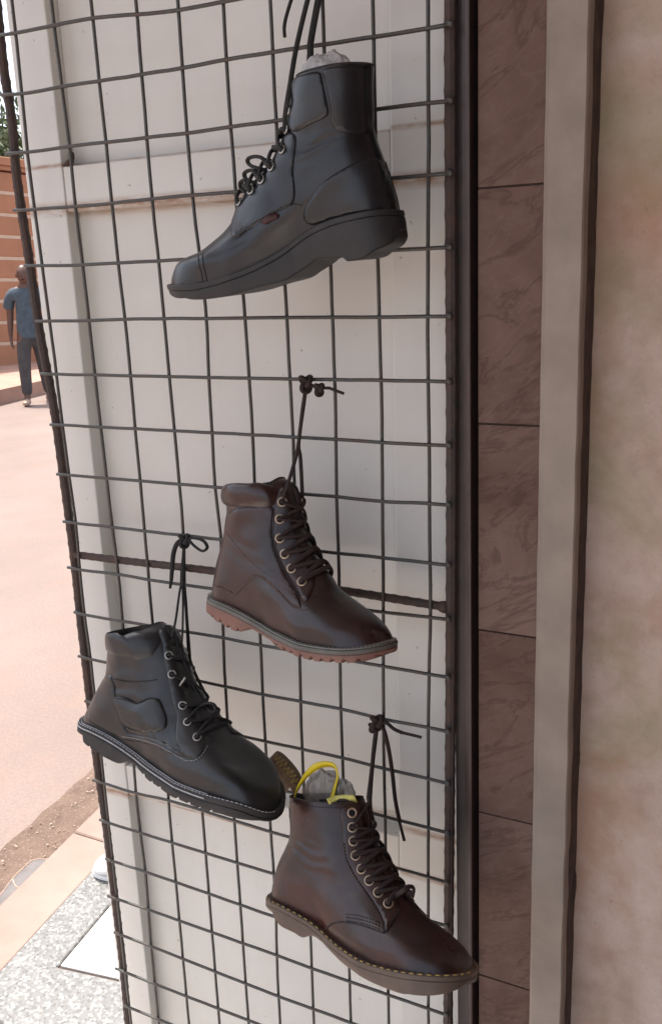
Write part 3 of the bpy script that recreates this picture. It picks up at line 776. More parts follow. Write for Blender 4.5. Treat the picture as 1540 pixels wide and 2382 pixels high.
    def patch(self, name, px, mat, th=.0014, both=True, smooth_edge=2, label=None, bulge=0.0):
        hits = [self.cam_hit(p)[0] for p in px]; uv = np.array([self.uvw(h)[:2] for h in hits])
        poly = smooth_path(uv, 5, True) if smooth_edge else uv
        per = np.linalg.norm(np.diff(np.vstack([poly, poly[:1]]), axis=0), axis=1).sum(); nb = max(16, int(per / .003))
        poly = resample(np.vstack([poly, poly[:1]]), nb + 1)[:-1]
        def inside(x, y):
            c = False; j = len(poly) - 1
            for i in range(len(poly)):
                if (poly[i][1] > y) != (poly[j][1] > y) and x < (poly[j][0] - poly[i][0]) * (y - poly[i][1]) / (poly[j][1] - poly[i][1]) + poly[i][0]: c = not c
                j = i
            return c
        pts = [Vector(p) for p in poly]; st = .0032
        mn, mx = poly.min(0), poly.max(0)
        for x in np.arange(mn[0] + st / 2, mx[0], st):
            for y in np.arange(mn[1] + st / 2, mx[1], st):
                if inside(x, y) and np.min((poly[:, 0] - x) ** 2 + (poly[:, 1] - y) ** 2) > (st * .55) ** 2: pts.append(Vector((x, y)))
        r = delaunay_2d_cdt(pts, [(i, (i + 1) % nb) for i in range(nb)], [list(range(nb))], 1, 1e-7)
        v2, f2, ov = r[0], r[2], r[3]
        isb = [any(o < nb for o in q) for q in ov]
        objs = []
        for side in ((1, -1) if both else (1,)):
            V = []; F = []
            for k, p in enumerate(v2):
                l, n = self.side_hit(p[0], p[1], side)
                dB = 0 if isb[k] else 1
                b = 0.0
                if bulge: b = bulge * min(1.0, math.sqrt(np.min((poly[:, 0] - p[0]) ** 2 + (poly[:, 1] - p[1]) ** 2)) / .008)
                V.append(l + n * (th * (1.0 if dB else .75) + b))
            F = [tuple(f) if side > 0 else tuple(f)[::-1] for f in f2]
            ec = {}
            for f in F:
                for a, b in zip(f, f[1:] + f[:1]): ec[(a, b)] = 1
            low = {}
            for (a, b) in [e for e in ec if (e[1], e[0]) not in ec]:
                for q in (a, b):
                    if q not in low:
                        l, n = self.side_hit(v2[q][0], v2[q][1], side); low[q] = len(V); V.append(l - n * .0012)
                F.append((b, a, low[a], low[b]))
            o = meshobj(name, V, F, mat, self.root, True)
            if label and side > 0: o['label'] = label
            objs.append(o)
        return objs
    def seam(self, px, mat, r=.0007, off=.0002, name='seam', dash=None, per=6):
        P = np.array([self.cam_hit(p)[0] + self.cam_hit(p)[1] * off for p in self.dense(px, per)])
        if dash is None: V, F = tube(P, r, 5)
        else: V, F = self.dashes(P, r, *dash)
        return meshobj(name, V, F, mat, self.root, True)
    def dense(self, px, per=6): return [tuple(p) for p in smooth_path(np.array(px, float), per)]
    def dashes(self, P, r, ln, gap):
        P = np.asarray(P); d = np.r_[0, np.cumsum(np.linalg.norm(np.diff(P, axis=0), axis=1))]; parts = []; x = 0.0
        at = lambda q: np.array([np.interp(q, d, P[:, k]) for k in range(3)])
        while x + ln < d[-1]:
            parts.append(tube([at(x), at(x + ln * .2), at(x + ln * .8), at(x + ln)], [r * .5, r, r, r * .5], 5)); x += ln + gap
        return join(parts)
    def eyelet(self, p, mat, R_=.0042, r_=.0011, both=True):
        l, n = self.cam_hit(p); outl = []
        u = self.uvw(l); sides = [(l, n)]
        if both:
            l2, n2 = self.side_hit(u[0], u[1], -1); sides.append((l2, n2))
        for (c, nn) in sides:
            nn = nn / np.linalg.norm(nn); a = np.cross(nn, [0, 0, 1.0]); a /= np.linalg.norm(a); b = np.cross(nn, a)
            ring = [c + nn * .0022 + R_ * (math.cos(k * 2 * math.pi / 16) * a + math.sin(k * 2 * math.pi / 16) * b) for k in range(16)]
            V, F = tube(ring, r_, 6, closed=True); mi = [0] * len(F)
            o = len(V); V = list(V) + [c + nn * .0023 + (R_ - .0003) * (math.cos(k * 2 * math.pi / 16) * a + math.sin(k * 2 * math.pi / 16) * b) for k in range(16)]
            F = list(F) + [tuple(o + k for k in range(16))]; mi.append(1)
            meshobj('eyelet', V, F, [mat, M['hole']], self.root, True, mi); outl.append((c + nn * .003, nn))
        return outl
    def ridge(self, v):
        """point of the front ridge at height v (upper part)"""
        k = np.argmin(np.abs(self.F[60:, 1] - v)) + 60; return self.F[k], self.F[min(k + 3, 199)] - self.F[max(k - 3, 0)]
    def lace_over(self, A, B_, mat, r=.0019, lift=.0035):
        """lace from a near eyelet A over the front to a far eyelet B_"""
        ua, ub = self.uvw(A[0]), self.uvw(B_[0]); vm = (ua[1] + ub[1]) / 2
        um = (ua + ub) / 2
        # closest ridge point to the mid of the two eyelets, pushed outwards
        k = np.argmin(((self.F[40:] - um[:2]) ** 2).sum(1)) + 40; f = self.F[k]; d = f - um[:2]; d /= max(np.linalg.norm(d), 1e-6)
        top = self.xyz(*(f + d * lift), (ua[2] + ub[2]) / 2)
        q1 = self.xyz(*(ua[:2] * .45 + f * .55 + d * (lift * .8)), ua[2] * .62); q2 = self.xyz(*(ub[:2] * .45 + f * .55 + d * (lift * .8)), ub[2] * .62)
        P = smooth_path([A[0] - A[1] * .003, A[0] + A[1] * .002, q1, top, q2, B_[0] + B_[1] * .002, B_[0] - B_[1] * .003], 6)
        V, F = tube(P, r * 1.12, 8, .62); return meshobj('lace', V, F, mat, self.root, True)
    def lace(self, pts, mat, r=.0019, flat=.68, name='lace', rs=None):
        P = smooth_path(np.array(pts), 7)
        V, F = tube(P, r if rs is None else np.interp(np.linspace(0, 1, len(P)), np.linspace(0, 1, len(rs)), rs), 7, flat)
        return meshobj(name, V, F, mat, self.root, True)
    def build_sole(self, layers, ext, lugs=None, thread=None):
        """layers: (name, material, thickness of the layer or None = down to the tread, extra width)"""
        N_ = 170; ss = (1 - np.cos(np.pi * np.arange(N_ + 1) / N_)) / 2; ss = .5 * ss + .5 * np.linspace(0, 1, N_ + 1)
        w = width_table(ss, np.zeros_like(ss), self.sc); P = np.stack([np.interp(ss, np.linspace(0, 1, 200), self.C0[:, k]) for k in (0, 1)], -1)
        ax = self.C0[-1] - self.C0[0]; L = np.linalg.norm(ax); ax /= L; bx = np.array([-ax[1], ax[0]])
        if bx[1] < 0: bx = -bx
        a = (P - self.C0[0]) @ ax; b = (P - self.C0[0]) @ bx
        loopA = np.r_[a, a[1:-1][::-1]]; loopB = np.r_[b, b[1:-1][::-1]]; loopW = np.r_[w, -w[1:-1][::-1]]
        n = len(loopA)
        # outward normal in plan
        ta = np.roll(loopA, -1) - np.roll(loopA, 1); tw = np.roll(loopW, -1) - np.roll(loopW, 1); tl = np.hypot(ta, tw) + 1e-9
        na, nw = tw / tl, -ta / tl
        if np.mean(na * (loopA - L / 2)) < 0: na, nw = -na, -nw
        # tread line
        sp = self.sole_px; Q = [self.px2([sp[0]], self.wend[0])[0]]
        for p in sp[1:-1]:
            q, s_ = self.px_s(p, 0.0, self.C0[0][0], self.C0[-1][0], ext)
            if s_ >= .93: continue
            if s_ <= .03: q = self.px2([p], self.wend[0] * .6)[0]
            if s_ < .5 or (q - Q[-1]) @ ax > .0015: Q.append(q)
        Q.append(self.px2([sp[-1]], self.wend[1])[0])
        Q = smooth_path(np.array(Q), 4); qa = (Q - self.C0[0]) @ ax; qb = (Q - self.C0[0]) @ bx
        end = qa[-1], qb[-1]; m_ = qa < (Q[-5] - self.C0[0]) @ ax + 1e-6; qa, qb = qa[m_], qb[m_]
        o = np.argsort(qa, kind='stable'); qa, qb = qa[o], qb[o]; aend = max(end[0], loopA.max() + ext)
        x = np.linspace(.04, 1, 24); qa, qb = np.r_[qa, qa[-1] + (aend - qa[-1]) * x], np.r_[qb, qb[-1] + (end[1] - qb[-1]) * (.30 * x + .70 * (1 - np.sqrt(1 - x ** 2)))]
        self.sole_frame = (ax, bx, L)
        def world(A, B_, W_):
            p = self.C0[0] + A[:, None] * ax + B_[:, None] * bx
            return self.P0 + p[:, :1] * self.U + p[:, 1:] * self.Z + W_[:, None] * self.Wd
        top = loopB + .0012; objs = []
        for li, (nm, mat, th, ex) in enumerate(layers):
            A = loopA + na * ex; W_ = loopW + nw * ex
            if th is None:
                bot = np.interp(np.clip(A, qa[0], qa[-1]), qa, qb)
                if lugs:
                    a0, a1, per, dep, duty = lugs
                    for (x0, x1) in ((a0, a1), (.015, .07)):
                        m_ = (A > x0 * 1.0) & (A < x1) & (((A - x0) / per) % 1 > duty); bot = np.where(m_, bot + dep, bot)
                bot = np.minimum(bot, top - .004)
            else: bot = loopB + .0012 - th if li == 0 else top - th
            rings = [world(loopA - na * .004, top, loopW - nw * .004), world(A - na * .0008, top, W_ - nw * .0008), world(A, top - .0009, W_)]
            if th is None:
                rings += [world(A, top * .5 + bot * .5, W_), world(A - na * .0006, bot + .0014, W_ - nw * .0006), world(A - na * .002, bot, W_ - nw * .002)]
            else: rings += [world(A, bot + .0008, W_), world(A - na * .0008, bot, W_ - nw * .0008)]
            V = np.vstack(rings); F = []
            for i in range(len(rings) - 1):
                for k in range(n): F.append((i * n + k, i * n + (k + 1) % n, (i + 1) * n + (k + 1) % n, (i + 1) * n + k))
            e = (len(rings) - 1) * n
            for k in range(N_):                                   # tread strips near <-> far
                i0, i1 = k, k + 1; j0 = (n - k) % n; j1 = n - k - 1
                q = (e + i0, e + i1, e + j1, e + j0); q = tuple(dict.fromkeys(q))
                if len(q) >= 3: F.append(q)
            ob = meshobj(nm, V, F, mat, self.root, False)
            bm = bmesh.new(); bm.from_mesh(ob.data); bmesh.ops.remove_doubles(bm, verts=bm.verts, dist=1e-6); bmesh.ops.recalc_face_normals(bm, faces=bm.faces); bm.to_mesh(ob.data); bm.free()
            objs.append(ob); top = bot
            if thread and thread[0] == li:
                _, tm, off, ln, gap, r, hh = thread
                P3 = world(A + na * off, loopB + hh, W_ + nw * off)[: N_ + 1]
                V, F = self.dashes(P3, r, ln, gap); meshobj('welt_stitching', V, F, tm, self.root, True)
        return objs
    def tongue(self, mat, up=.012, s0=.66):
        V = []; F = []; cols = [(s, 1) for s in np.linspace(s0, 1, 9)] + [(s, -1) for s in np.linspace(1, s0, 9)[1:]]
        for j in range(9):
            t = .70 + .30 * min(1, j / 6)
            for (s, sd) in cols:
                p = self.surf(np.array([s * .985]), np.array([t]), sd, .86)[0]
                if j > 6: p = p + np.array([0, 0, up * (j - 6) / 2 * (1 - .5 * ((s - 1) / (1 - s0)) ** 2)])
                V.append(p)
        m = len(cols)
        for j in range(8):
            for k in range(m - 1): F.append((j * m + k, j * m + k + 1, (j + 1) * m + k + 1, (j + 1) * m + k))
        return meshobj('tongue', V, F, mat, self.root, True)

def knot(boot, c, mat, s=.010, r=.0024, seed=0):
    """tangled little knot round the wire at world point c"""
    rnd = random.Random(seed); P = []
    for k in range(46):
        a = 2 * math.pi * k / 46
        x = (math.sin(a) + 2 * math.sin(2 * a)) * .30; y = (math.cos(a) - 2 * math.cos(2 * a)) * .30; z = -math.sin(3 * a) * .5
        P.append(np.array(c) + s * np.array([x * .75, z * .75 - .15, y]))
    V, F = tube(P, r, 7, closed=True); return meshobj('knot', V, F, mat, boot.root, True)
def on_wire(c, p, y=-.004): return at_y(*c(p), y)
def band(pts, wdir, width, th=.0012):
    """flat ribbon along pts, width vector per point"""
    P = smooth_path(pts, 6); Wv = np.array(wdir, float)
    if Wv.ndim == 1: Wv = np.tile(Wv, (len(P), 1))
    else: Wv = resample(Wv, len(P))
    T = np.gradient(P, axis=0); V = []; F = []
    for p, t, w in zip(P, T, Wv):
        w = w / np.linalg.norm(w) * width / 2; nn = np.cross(t, w); nn = nn / np.linalg.norm(nn) * th / 2
        V += [p - w - nn, p + w - nn, p + w + nn, p - w + nn]
    for i in range(len(P) - 1):
        for k in range(4): F.append((i * 4 + k, i * 4 + (k + 1) % 4, i * 4 + 4 + (k + 1) % 4, i * 4 + 4 + k))
    F += [(3, 2, 1, 0), tuple(len(V) - 4 + k for k in range(4))]
    return V, F
def crumple(c, rx, ry, rz, seed, amp=.25, sub=4):
    bm = bmesh.new(); bmesh.ops.create_icosphere(bm, subdivisions=sub, radius=1)
    V = []
    for v in bm.verts:
        p = v.co.normalized(); q = p * 1.7 + Vector((seed, 0, 0))
        az = math.atan2(p.y, p.x); f = mnoise.noise((math.cos(az) * 2.6 + seed, math.sin(az) * 2.6, p.z * .8)); f2 = mnoise.noise((math.cos(az) * 6 + seed, math.sin(az) * 6, p.z * 2.0))
        rr = 1 + amp * mnoise.noise(q * 1.3) - amp * 1.1 * (1 - min(1, abs(f) * 5)) * .5 - amp * .6 * (1 - min(1, abs(f2) * 5)) * .5
        V.append((c[0] + p.x * rx * rr, c[1] + p.y * ry * rr, c[2] + p.z * rz * rr))
    F = [[v.index for v in f.verts] for f in bm.faces]; bm.free(); return V, F

# ---- boot 1: black, cap toe, hanging highest, toe to the street
b1 = Boot('ankle_boot', 'black cap toe ankle boot with small red side tag, hung highest', C1, (.40, -.046, 1.5), R(-4),
    front=[(105, 1440), (110, 1395), (138, 1325), (190, 1290), (262, 1258), (330, 1205), (400, 1140), (440, 1082), (462, 1010), (500, 935), (552, 868), (612, 800), (682, 712), (728, 625), (748, 550), (758, 450), (772, 350), (797, 290)],
    back=[(1392, 1035), (1378, 960), (1345, 850), (1308, 740), (1275, 650), (1256, 570), (1250, 450), (1248, 330), (1250, 230)],
    feather=[(1395, 1045), (1290, 1030), (1140, 1052), (1000, 1087), (880, 1142), (800, 1205), (700, 1278), (550, 1355), (400, 1410), (250, 1448), (105, 1442)],
    collar=[(1250, 228), (1215, 214), (1150, 208), (1050, 212), (960, 228), (900, 245), (850, 262), (797, 290)],
    sole=[(1412, 1080), (1424, 1150), (1415, 1190), (1385, 1218), (1320, 1250), (1180, 1295), (1085, 1312), (1066, 1292), (1000, 1295), (920, 1302), (880, 1332), (800, 1386), (740, 1420), (600, 1455), (420, 1505), (280, 1525), (180, 1518), (125, 1498), (96, 1462)], sc=.88, roll=R(-2), toe=-1, crease=.0007)
b1.build_upper(M['black_leather']); b1.build_lining(M['lining'])
b1.build_sole([('welt', M['black_rubber'], .0055, .0045), ('outsole', M['black_rubber'], None, .0040)], .004)
b1.patch('facing', [(752, 600), (690, 735), (628, 850), (560, 925), (500, 985), (462, 1050), (452, 1120), (462, 1185), (520, 1145), (600, 1095), (700, 1035), (780, 995), (800, 930), (790, 800), (800, 700), (800, 610)], M['black_leather'], .0014)
b1.patch('ankle_panel', [(775, 350), (800, 300), (855, 272), (935, 256), (955, 320), (985, 460), (975, 505), (900, 540), (805, 588), (768, 560), (766, 450)], M['black_leather'], .0018)
b1.patch('back_strap', [(1255, 240), (1190, 225), (1100, 222), (960, 245), (975, 330), (1000, 470), (1010, 560), (1120, 600), (1262, 590), (1255, 450)], M['dark_brown'] if False else M['black_leather'], .001)
b1.patch('heel_counter', [(1385, 1020), (1340, 870), (1290, 760), (1200, 740), (1080, 790), (960, 870), (900, 950), (860, 1010), (850, 1075), (900, 1110), (1000, 1075), (1140, 1045), (1280, 1022)], M['black_leather'], .0012)
for q in (0, 16): b1.seam([(262 + q * 1.5, 1270 + q * .2), (268 + q * 1.5, 1330), (282 + q * 1.4, 1385), (290 + q * 1.4, 1430)], M['dark_thread'], .0006, .0001)
b1.seam([(470, 1178), (600, 1088), (700, 1028), (790, 992), (850, 1002)], M['dark_thread'], .0005, .0017, 'stitching', (.0022, .0012))
o = b1.patch('side_tag', [(615, 1082), (655, 1056), (700, 1042), (716, 1052), (710, 1072), (660, 1095), (625, 1108)], M['red_label'], .0026, False, 0, 'small dark red cloth tag')
ey = [b1.eyelet(p, M['steel_eyelet'], .0036, .0010) for p in ((775, 470), (762, 580), (738, 695), (676, 790), (622, 862), (562, 920), (500, 985))]
for i in range(2, 7):
    b1.lace_over(ey[i][0], ey[i - 1][1], M['lace_black'], .0026, .006); b1.lace_over(ey[i - 1][0], ey[i][1], M['lace_black'], .0026, .006)
for base, tip in (((672, 788), (545, 752)), ((620, 862), (525, 830)), ((560, 918), (500, 885))):   # slack lace loops
    l, n = b1.cam_hit(base); uu = b1.uvw(l); q = b1.px2([tip], .012)[0]; t1 = b1.xyz(q[0], q[1], .012); dz = np.array([0, 0, .007])
    m1 = (l * .5 + t1 * .5) + dz * .9; m2 = (l * .5 + t1 * .5) - dz * .6
    b1.lace([l + n * .003, m1, t1 + dz * .35, t1 - dz * .45, m2, b1.xyz(uu[0], uu[1] - .004, 0)], M['lace_black'], .0026)
K1 = at_y(800, -330, -.004)
far1 = ey[0][1][0]
b1.lace([ey[1][0][0], b1.cam_hit((768, 500))[0] + np.array([-.002, -.004, 0]), b1.xyz(*b1.px2([(770, 350)], .02)[0], .02), on_wire(C1, (835, 0), -.024), K1], M['lace_black'], .0026)
b1.lace([far1, on_wire(C1, (884, 175), -.02), on_wire(C1, (903, 0), -.012), K1 + np.array([.002, 0, 0])], M['lace_black'], .0036, .6)
b1.lace([K1, at_y(735, -180, -.012), at_y(690, -40, -.014), on_wire(C1, (760, -80), -.012), on_wire(C1, (742, 0), -.012), on_wire(C1, (744, 62), -.012)], M['lace_black'], .0026)
knot(b1, K1, M['lace_black'], .012, .0028, 1)
c = b1.surf2(np.array([.45]), np.array([1.0]))[0]; cc = b1.xyz(c[0], c[1], 0)
bag1 = empty('plastic_bag', tuple(cc), 'crumpled white plastic stuffed into the top of the highest boot', 'plastic bag')
V, F = crumple((cc[0] - .010, cc[1] - .002, cc[2] - .014), .028, .019, .033, 3.3, .22, 5); meshobj('film', V, F, M['white_film'], bag1, True)

# ---- boot 2: brown, gum sole, padded collar
b2 = Boot('ankle_boot', 'dark brown ankle boot with gum lug sole and padded collar', C2, (.27, -.054, 1.15), R(12),
    front=[(1372, 1893), (1352, 1845), (1310, 1785), (1240, 1718), (1150, 1650), (1075, 1592), (1012, 1535), (965, 1462), (905, 1372), (855, 1290), (808, 1200), (768, 1100), (748, 1000), (740, 925), (722, 860), (690, 815), (640, 795)],
    back=[(128, 1585), (132, 1500), (150, 1400), (183, 1262), (212, 1150), (222, 1080), (232, 1020), (226, 960), (228, 905), (222, 868)],
    feather=[(128, 1588), (200, 1640), (300, 1690), (400, 1745), (500, 1808), (600, 1868), (700, 1918), (800, 1945), (900, 1960), (1050, 1965), (1200, 1945), (1320, 1915), (1372, 1895)],
    collar=[(222, 866), (250, 845), (300, 842), (400, 845), (500, 845), (560, 825), (605, 803), (640, 795)],
    sole=[(90, 1640), (88, 1690), (105, 1725), (150, 1772), (190, 1788), (225, 1818), (300, 1845), (345, 1838), (385, 1822), (425, 1826), (470, 1850), (520, 1905), (570, 1955), (640, 1985), (720, 2020), (820, 2045), (950, 2056), (1080, 2056), (1200, 2045), (1300, 2015), (1360, 1985), (1395, 1945)], sc=.82, roll=R(10), crease=.0005)
b2.build_upper(M['brown_leather']); b2.build_lining(M['lining'])
b2.build_sole([('welt', M['pale_welt'], .0022, .0036), ('midsole', M['midsole'], .0046, .0050), ('outsole', M['gum'], None, .0052)], .005, (.10, .27, .0125, .0032, .72), (0, M['dark_thread'], .0003, .0026, .0016, .0005, .0016))
b2.build_collar(M['brown_leather'], .93, .845, .0058)
b2.patch('facing', [(655, 830), (600, 870), (560, 960), (548, 1080), (552, 1200), (580, 1310), (630, 1420), (690, 1515), (735, 1600), (765, 1640), (810, 1570), (830, 1510), (800, 1430), (760, 1340), (730, 1240), (705, 1120), (700, 980), (705, 880)], M['brown_leather'], .0016)
b2.patch('quarter', [(222, 1100), (238, 1040), (330, 1000), (480, 985), (545, 1000), (535, 1120), (545, 1250), (590, 1380), (660, 1510), (735, 1660), (700, 1680), (620, 1610), (520, 1520), (440, 1470), (380, 1500), (310, 1570), (290, 1590), (215, 1550), (150, 1520), (160, 1420), (190, 1280), (215, 1170)], M['brown_leather'], .0010)
b2.seam([(225, 1160), (300, 1260), (400, 1370), (500, 1450), (600, 1500), (700, 1580)], M['tan_thread'], .0005, .0012, 'stitching', (.002, .0012))
b2.seam([(310, 1560), (380, 1492), (445, 1466), (520, 1500), (600, 1590), (670, 1670), (720, 1692), (790, 1690)], M['tan_thread'], .0005, .0013, 'stitching', (.002, .0012))
b2.seam([(540, 1000), (532, 1120), (545, 1250), (600, 1390), (670, 1510), (720, 1600)], M['dark_thread'], .0006, .0014, 'seam')
ey = [b2.eyelet(p, M['eyelet'], .0044, .0012) for p in ((607, 960), (592, 1075), (594, 1208), (628, 1315), (674, 1413), (744, 1505))]
for i in range(1, 6):
    b2.lace_over(ey[i][0], ey[i - 1][1], M['lace_brown'], .0023, .0045); b2.lace_over(ey[i - 1][0], ey[i][1], M['lace_brown'], .0023, .0045)
b2.lace_over(ey[5][0], ey[5][1], M['lace_brown'], .0023, .0055)
K2 = on_wire(C2, (772, 150), -.006)
b2.lace([ey[0][0][0], b2.cam_hit((640, 880))[0] + np.array([0, -.004, 0]), b2.at((665, 775), .006), on_wire(C2, (713, 590), -.034), on_wire(C2, (745, 330), -.014), K2], M['lace_brown'], .0023)
b2.lace([ey[0][1][0], b2.at((742, 880), -.012), on_wire(C2, (730, 660), -.03), on_wire(C2, (718, 560), -.024), on_wire(C2, (752, 300), -.010), K2], M['lace_brown'], .0023)
knot(b2, K2, M['lace_brown'], .0105, .0028, 2); knot(b2, K2 + np.array([.016, -.001, -.006]), M['lace_brown'], .007, .0026, 4)
b2.lace([K2, on_wire(C2, (850, 180), -.007), on_wire(C2, (930, 185), -.007)], M['lace_brown'], .0026); b2.lace([on_wire(C2, (925, 184), -.007), on_wire(C2, (980, 205), -.007), on_wire(C2, (1025, 222), -.007)], M['lace_brown'], .0017, 1, 'aglet')

# ---- boot 3: worn black boot with pale double welt line
b3 = Boot('ankle_boot', 'worn black ankle boot with white double welt line and collapsed collar', C3, (.06, -.064, .95), R(8),
    front=[(1456, 1955), (1450, 1900), (1430, 1828), (1395, 1768), (1335, 1700), (1260, 1640), (1190, 1572), (1120, 1500), (1075, 1430), (1015, 1350), (955, 1268), (902, 1180), (862, 1090), (830, 990), (792, 880), (758, 785), (725, 732), (655, 690)],
    back=[(118, 1345), (140, 1290), (185, 1190), (235, 1095), (270, 1040), (288, 940), (303, 850), (312, 765)],
    feather=[(118, 1350), (180, 1410), (300, 1475), (400, 1540), (500, 1620), (600, 1700), (700, 1770), (800, 1825), (900, 1865), (1050, 1905), (1200, 1940), (1340, 1958), (1456, 1948)],
    collar=[(312, 762), (335, 775), (375, 800), (430, 778), (500, 750), (560, 722), (610, 698), (655, 690)],
    sole=[(98, 1420), (96, 1465), (108, 1515), (145, 1552), (185, 1582), (260, 1625), (340, 1660), (405, 1650), (450, 1672), (490, 1712), (540, 1770), (600, 1810), (680, 1870), (760, 1910), (900, 1970), (1050, 2010), (1200, 2035), (1340, 2040), (1430, 2015), (1458, 1970)], sc=1.0, roll=R(11), crease=.0016)
b3.build_upper(M['worn_leather']); b3.build_lining(M['lining'], .5, .001)
b3.build_sole([('welt', M['grey_rubber'], .007, .0045), ('outsole', M['grey_rubber'], None, .0050)], .005, (.11, .26, .016, .0028, .75), (0, M['white_thread'], -.0005, .004, .0012, .00055, .0018))
def welt_line(b, ext, hh, mat, r=.0006, name='welt_line'):
    ss = np.linspace(.004, .80, 90); w = width_table(ss, np.zeros_like(ss), b.sc); P = np.stack([np.interp(ss, np.linspace(0, 1, 200), b.C0[:, k]) for k in (0, 1)], -1)
    ax, bx, L = b.sole_frame; ta = np.gradient(P @ ax); tw = np.gradient(w); tl = np.hypot(ta, tw); na, nw = -tw / tl, ta / tl
    Q = P + np.outer(na * ext, ax) + bx * hh; W_ = w + nw * ext
    V, F = tube(b.P0 + Q[:, :1] * b.U + Q[:, 1:] * b.Z + W_[:, None] * b.Wd, r, 5); return meshobj(name, V, F, mat, b.root, True)
welt_line(b3, .0010, .0020, M['white_thread']); welt_line(b3, .0050, -.0022, M['white_thread'], .0008)
b3.patch('facing', [(665, 720), (650, 830), (660, 960), (690, 1100), (720, 1250), (745, 1350), (735, 1470), (780, 1590), (850, 1630), (900, 1610), (950, 1540), (955, 1470), (920, 1390), (880, 1290), (830, 1190), (800, 1080), (770, 960), (745, 840), (720, 760)], M['worn_leather'], .0018)
b3.patch('ankle_flap', [(320, 1205), (400, 1215), (470, 1245), (560, 1212), (625, 1220), (660, 1290), (680, 1370), (660, 1420), (590, 1442), (480, 1435), (390, 1400), (345, 1310)], M['worn_leather'], .0016, True, 2, None, .002)
b3.patch('quarter', [(215, 1150), (255, 1075), (300, 1060), (330, 1200), (370, 1340), (420, 1450), (560, 1480), (700, 1540), (800, 1610), (700, 1590), (560, 1530), (420, 1500), (330, 1470), (230, 1410), (160, 1370), (150, 1310)], M['worn_leather'], .0012)
b3.build_collar(M['worn_leather'], .95, .83, .0035)
b3.seam([(330, 1205), (400, 1215), (470, 1245), (560, 1212), (625, 1220)], M['dark_thread'], .0007, .0018, 'seam')
b3.seam([(380, 1470), (500, 1490), (620, 1530), (720, 1590), (800, 1630), (860, 1638), (915, 1605), (955, 1540)], M['white_thread'], .0004, .0014, 'stitching', (.0022, .0012))
b3.seam([(310, 1080), (420, 1100), (540, 1095), (610, 1085)], M['dark_thread'], .0007, .0006, 'seam')
ey = [b3.eyelet(p, M['steel_eyelet'], .0042, .0011) for p in ((690, 922), (712, 1050), (787, 1265), (822, 1378), (885, 1480))]
l, n = b3.cam_hit((775, 1120)); b3.lace([l - n * .001, l + n * .006 + np.array([-.004, 0, -.003]), l + n * .007 + np.array([.004, 0, .008])], M['steel_eyelet'], .0014, 1, 'lace_hook')
b3.lace_over(ey[4][0], ey[4][1], M['lace_black'], .0017, .005)
for i in (2, 3):
    b3.lace_over(ey[i + 1][0], ey[i][1], M['lace_black'], .0017, .004); b3.lace_over(ey[i][0], ey[i + 1][1], M['lace_black'], .0017, .004)
b3.lace_over(ey[1][0], ey[2][1], M['lace_black'], .0017, .004); b3.lace_over(ey[0][0], ey[1][1], M['lace_black'], .0017, .003)
q = [b3.xyz(*b3.px2([p], .005)[0], .005) for p in ((900, 1270), (945, 1245), (990, 1250), (1012, 1280), (995, 1308), (960, 1290))]
b3.lace(q, M['lace_black'], .0021)
K3 = on_wire(C3, (800, 135), -.006); T3 = on_wire(C3, (788, 350), -.013); S3 = on_wire(C3, (785, 445), -.016)
b3.lace([ey[0][0][0], b3.cam_hit((720, 800))[0] + np.array([0, -.003, 0]), b3.at((738, 680), .006), on_wire(C3, (768, 470), -.020), S3], M['lace_black'], .0015)
b3.lace([b3.cam_hit((778, 865))[0], b3.at((785, 740), -.004), on_wire(C3, (788, 560), -.022), S3], M['lace_black'], .0015)
b3.lace([ey[2][1][0], on_wire(C3, (838, 960), -.012), on_wire(C3, (818, 740), -.012), on_wire(C3, (803, 520), -.013), S3], M['lace_black'], .0021)
b3.lace([S3, T3, on_wire(C3, (790, 250), -.009), K3], M['lace_black'], .0026, 1, 'lace', [.0036, .0036, .0020, .0024])
knot(b3, K3, M['lace_black'], .0098, .0026, 3)
b3.lace([K3, on_wire(C3, (860, 122), -.009), on_wire(C3, (925, 140), -.012), on_wire(C3, (952, 185), -.014), on_wire(C3, (920, 210), -.014), on_wire(C3, (865, 175), -.012), on_wire(C3, (825, 130), -.009)], M['lace_black'], .0024)
b3.lace([K3, on_wire(C3, (755, 150), -.010), on_wire(C3, (725, 220), -.013), on_wire(C3, (714, 330), -.013), on_wire(C3, (708, 410), -.012), on_wire(C3, (700, 462), -.011)], M['lace_black'], .0028, 1, 'lace', [.0028, .003, .003, .0026, .0016])

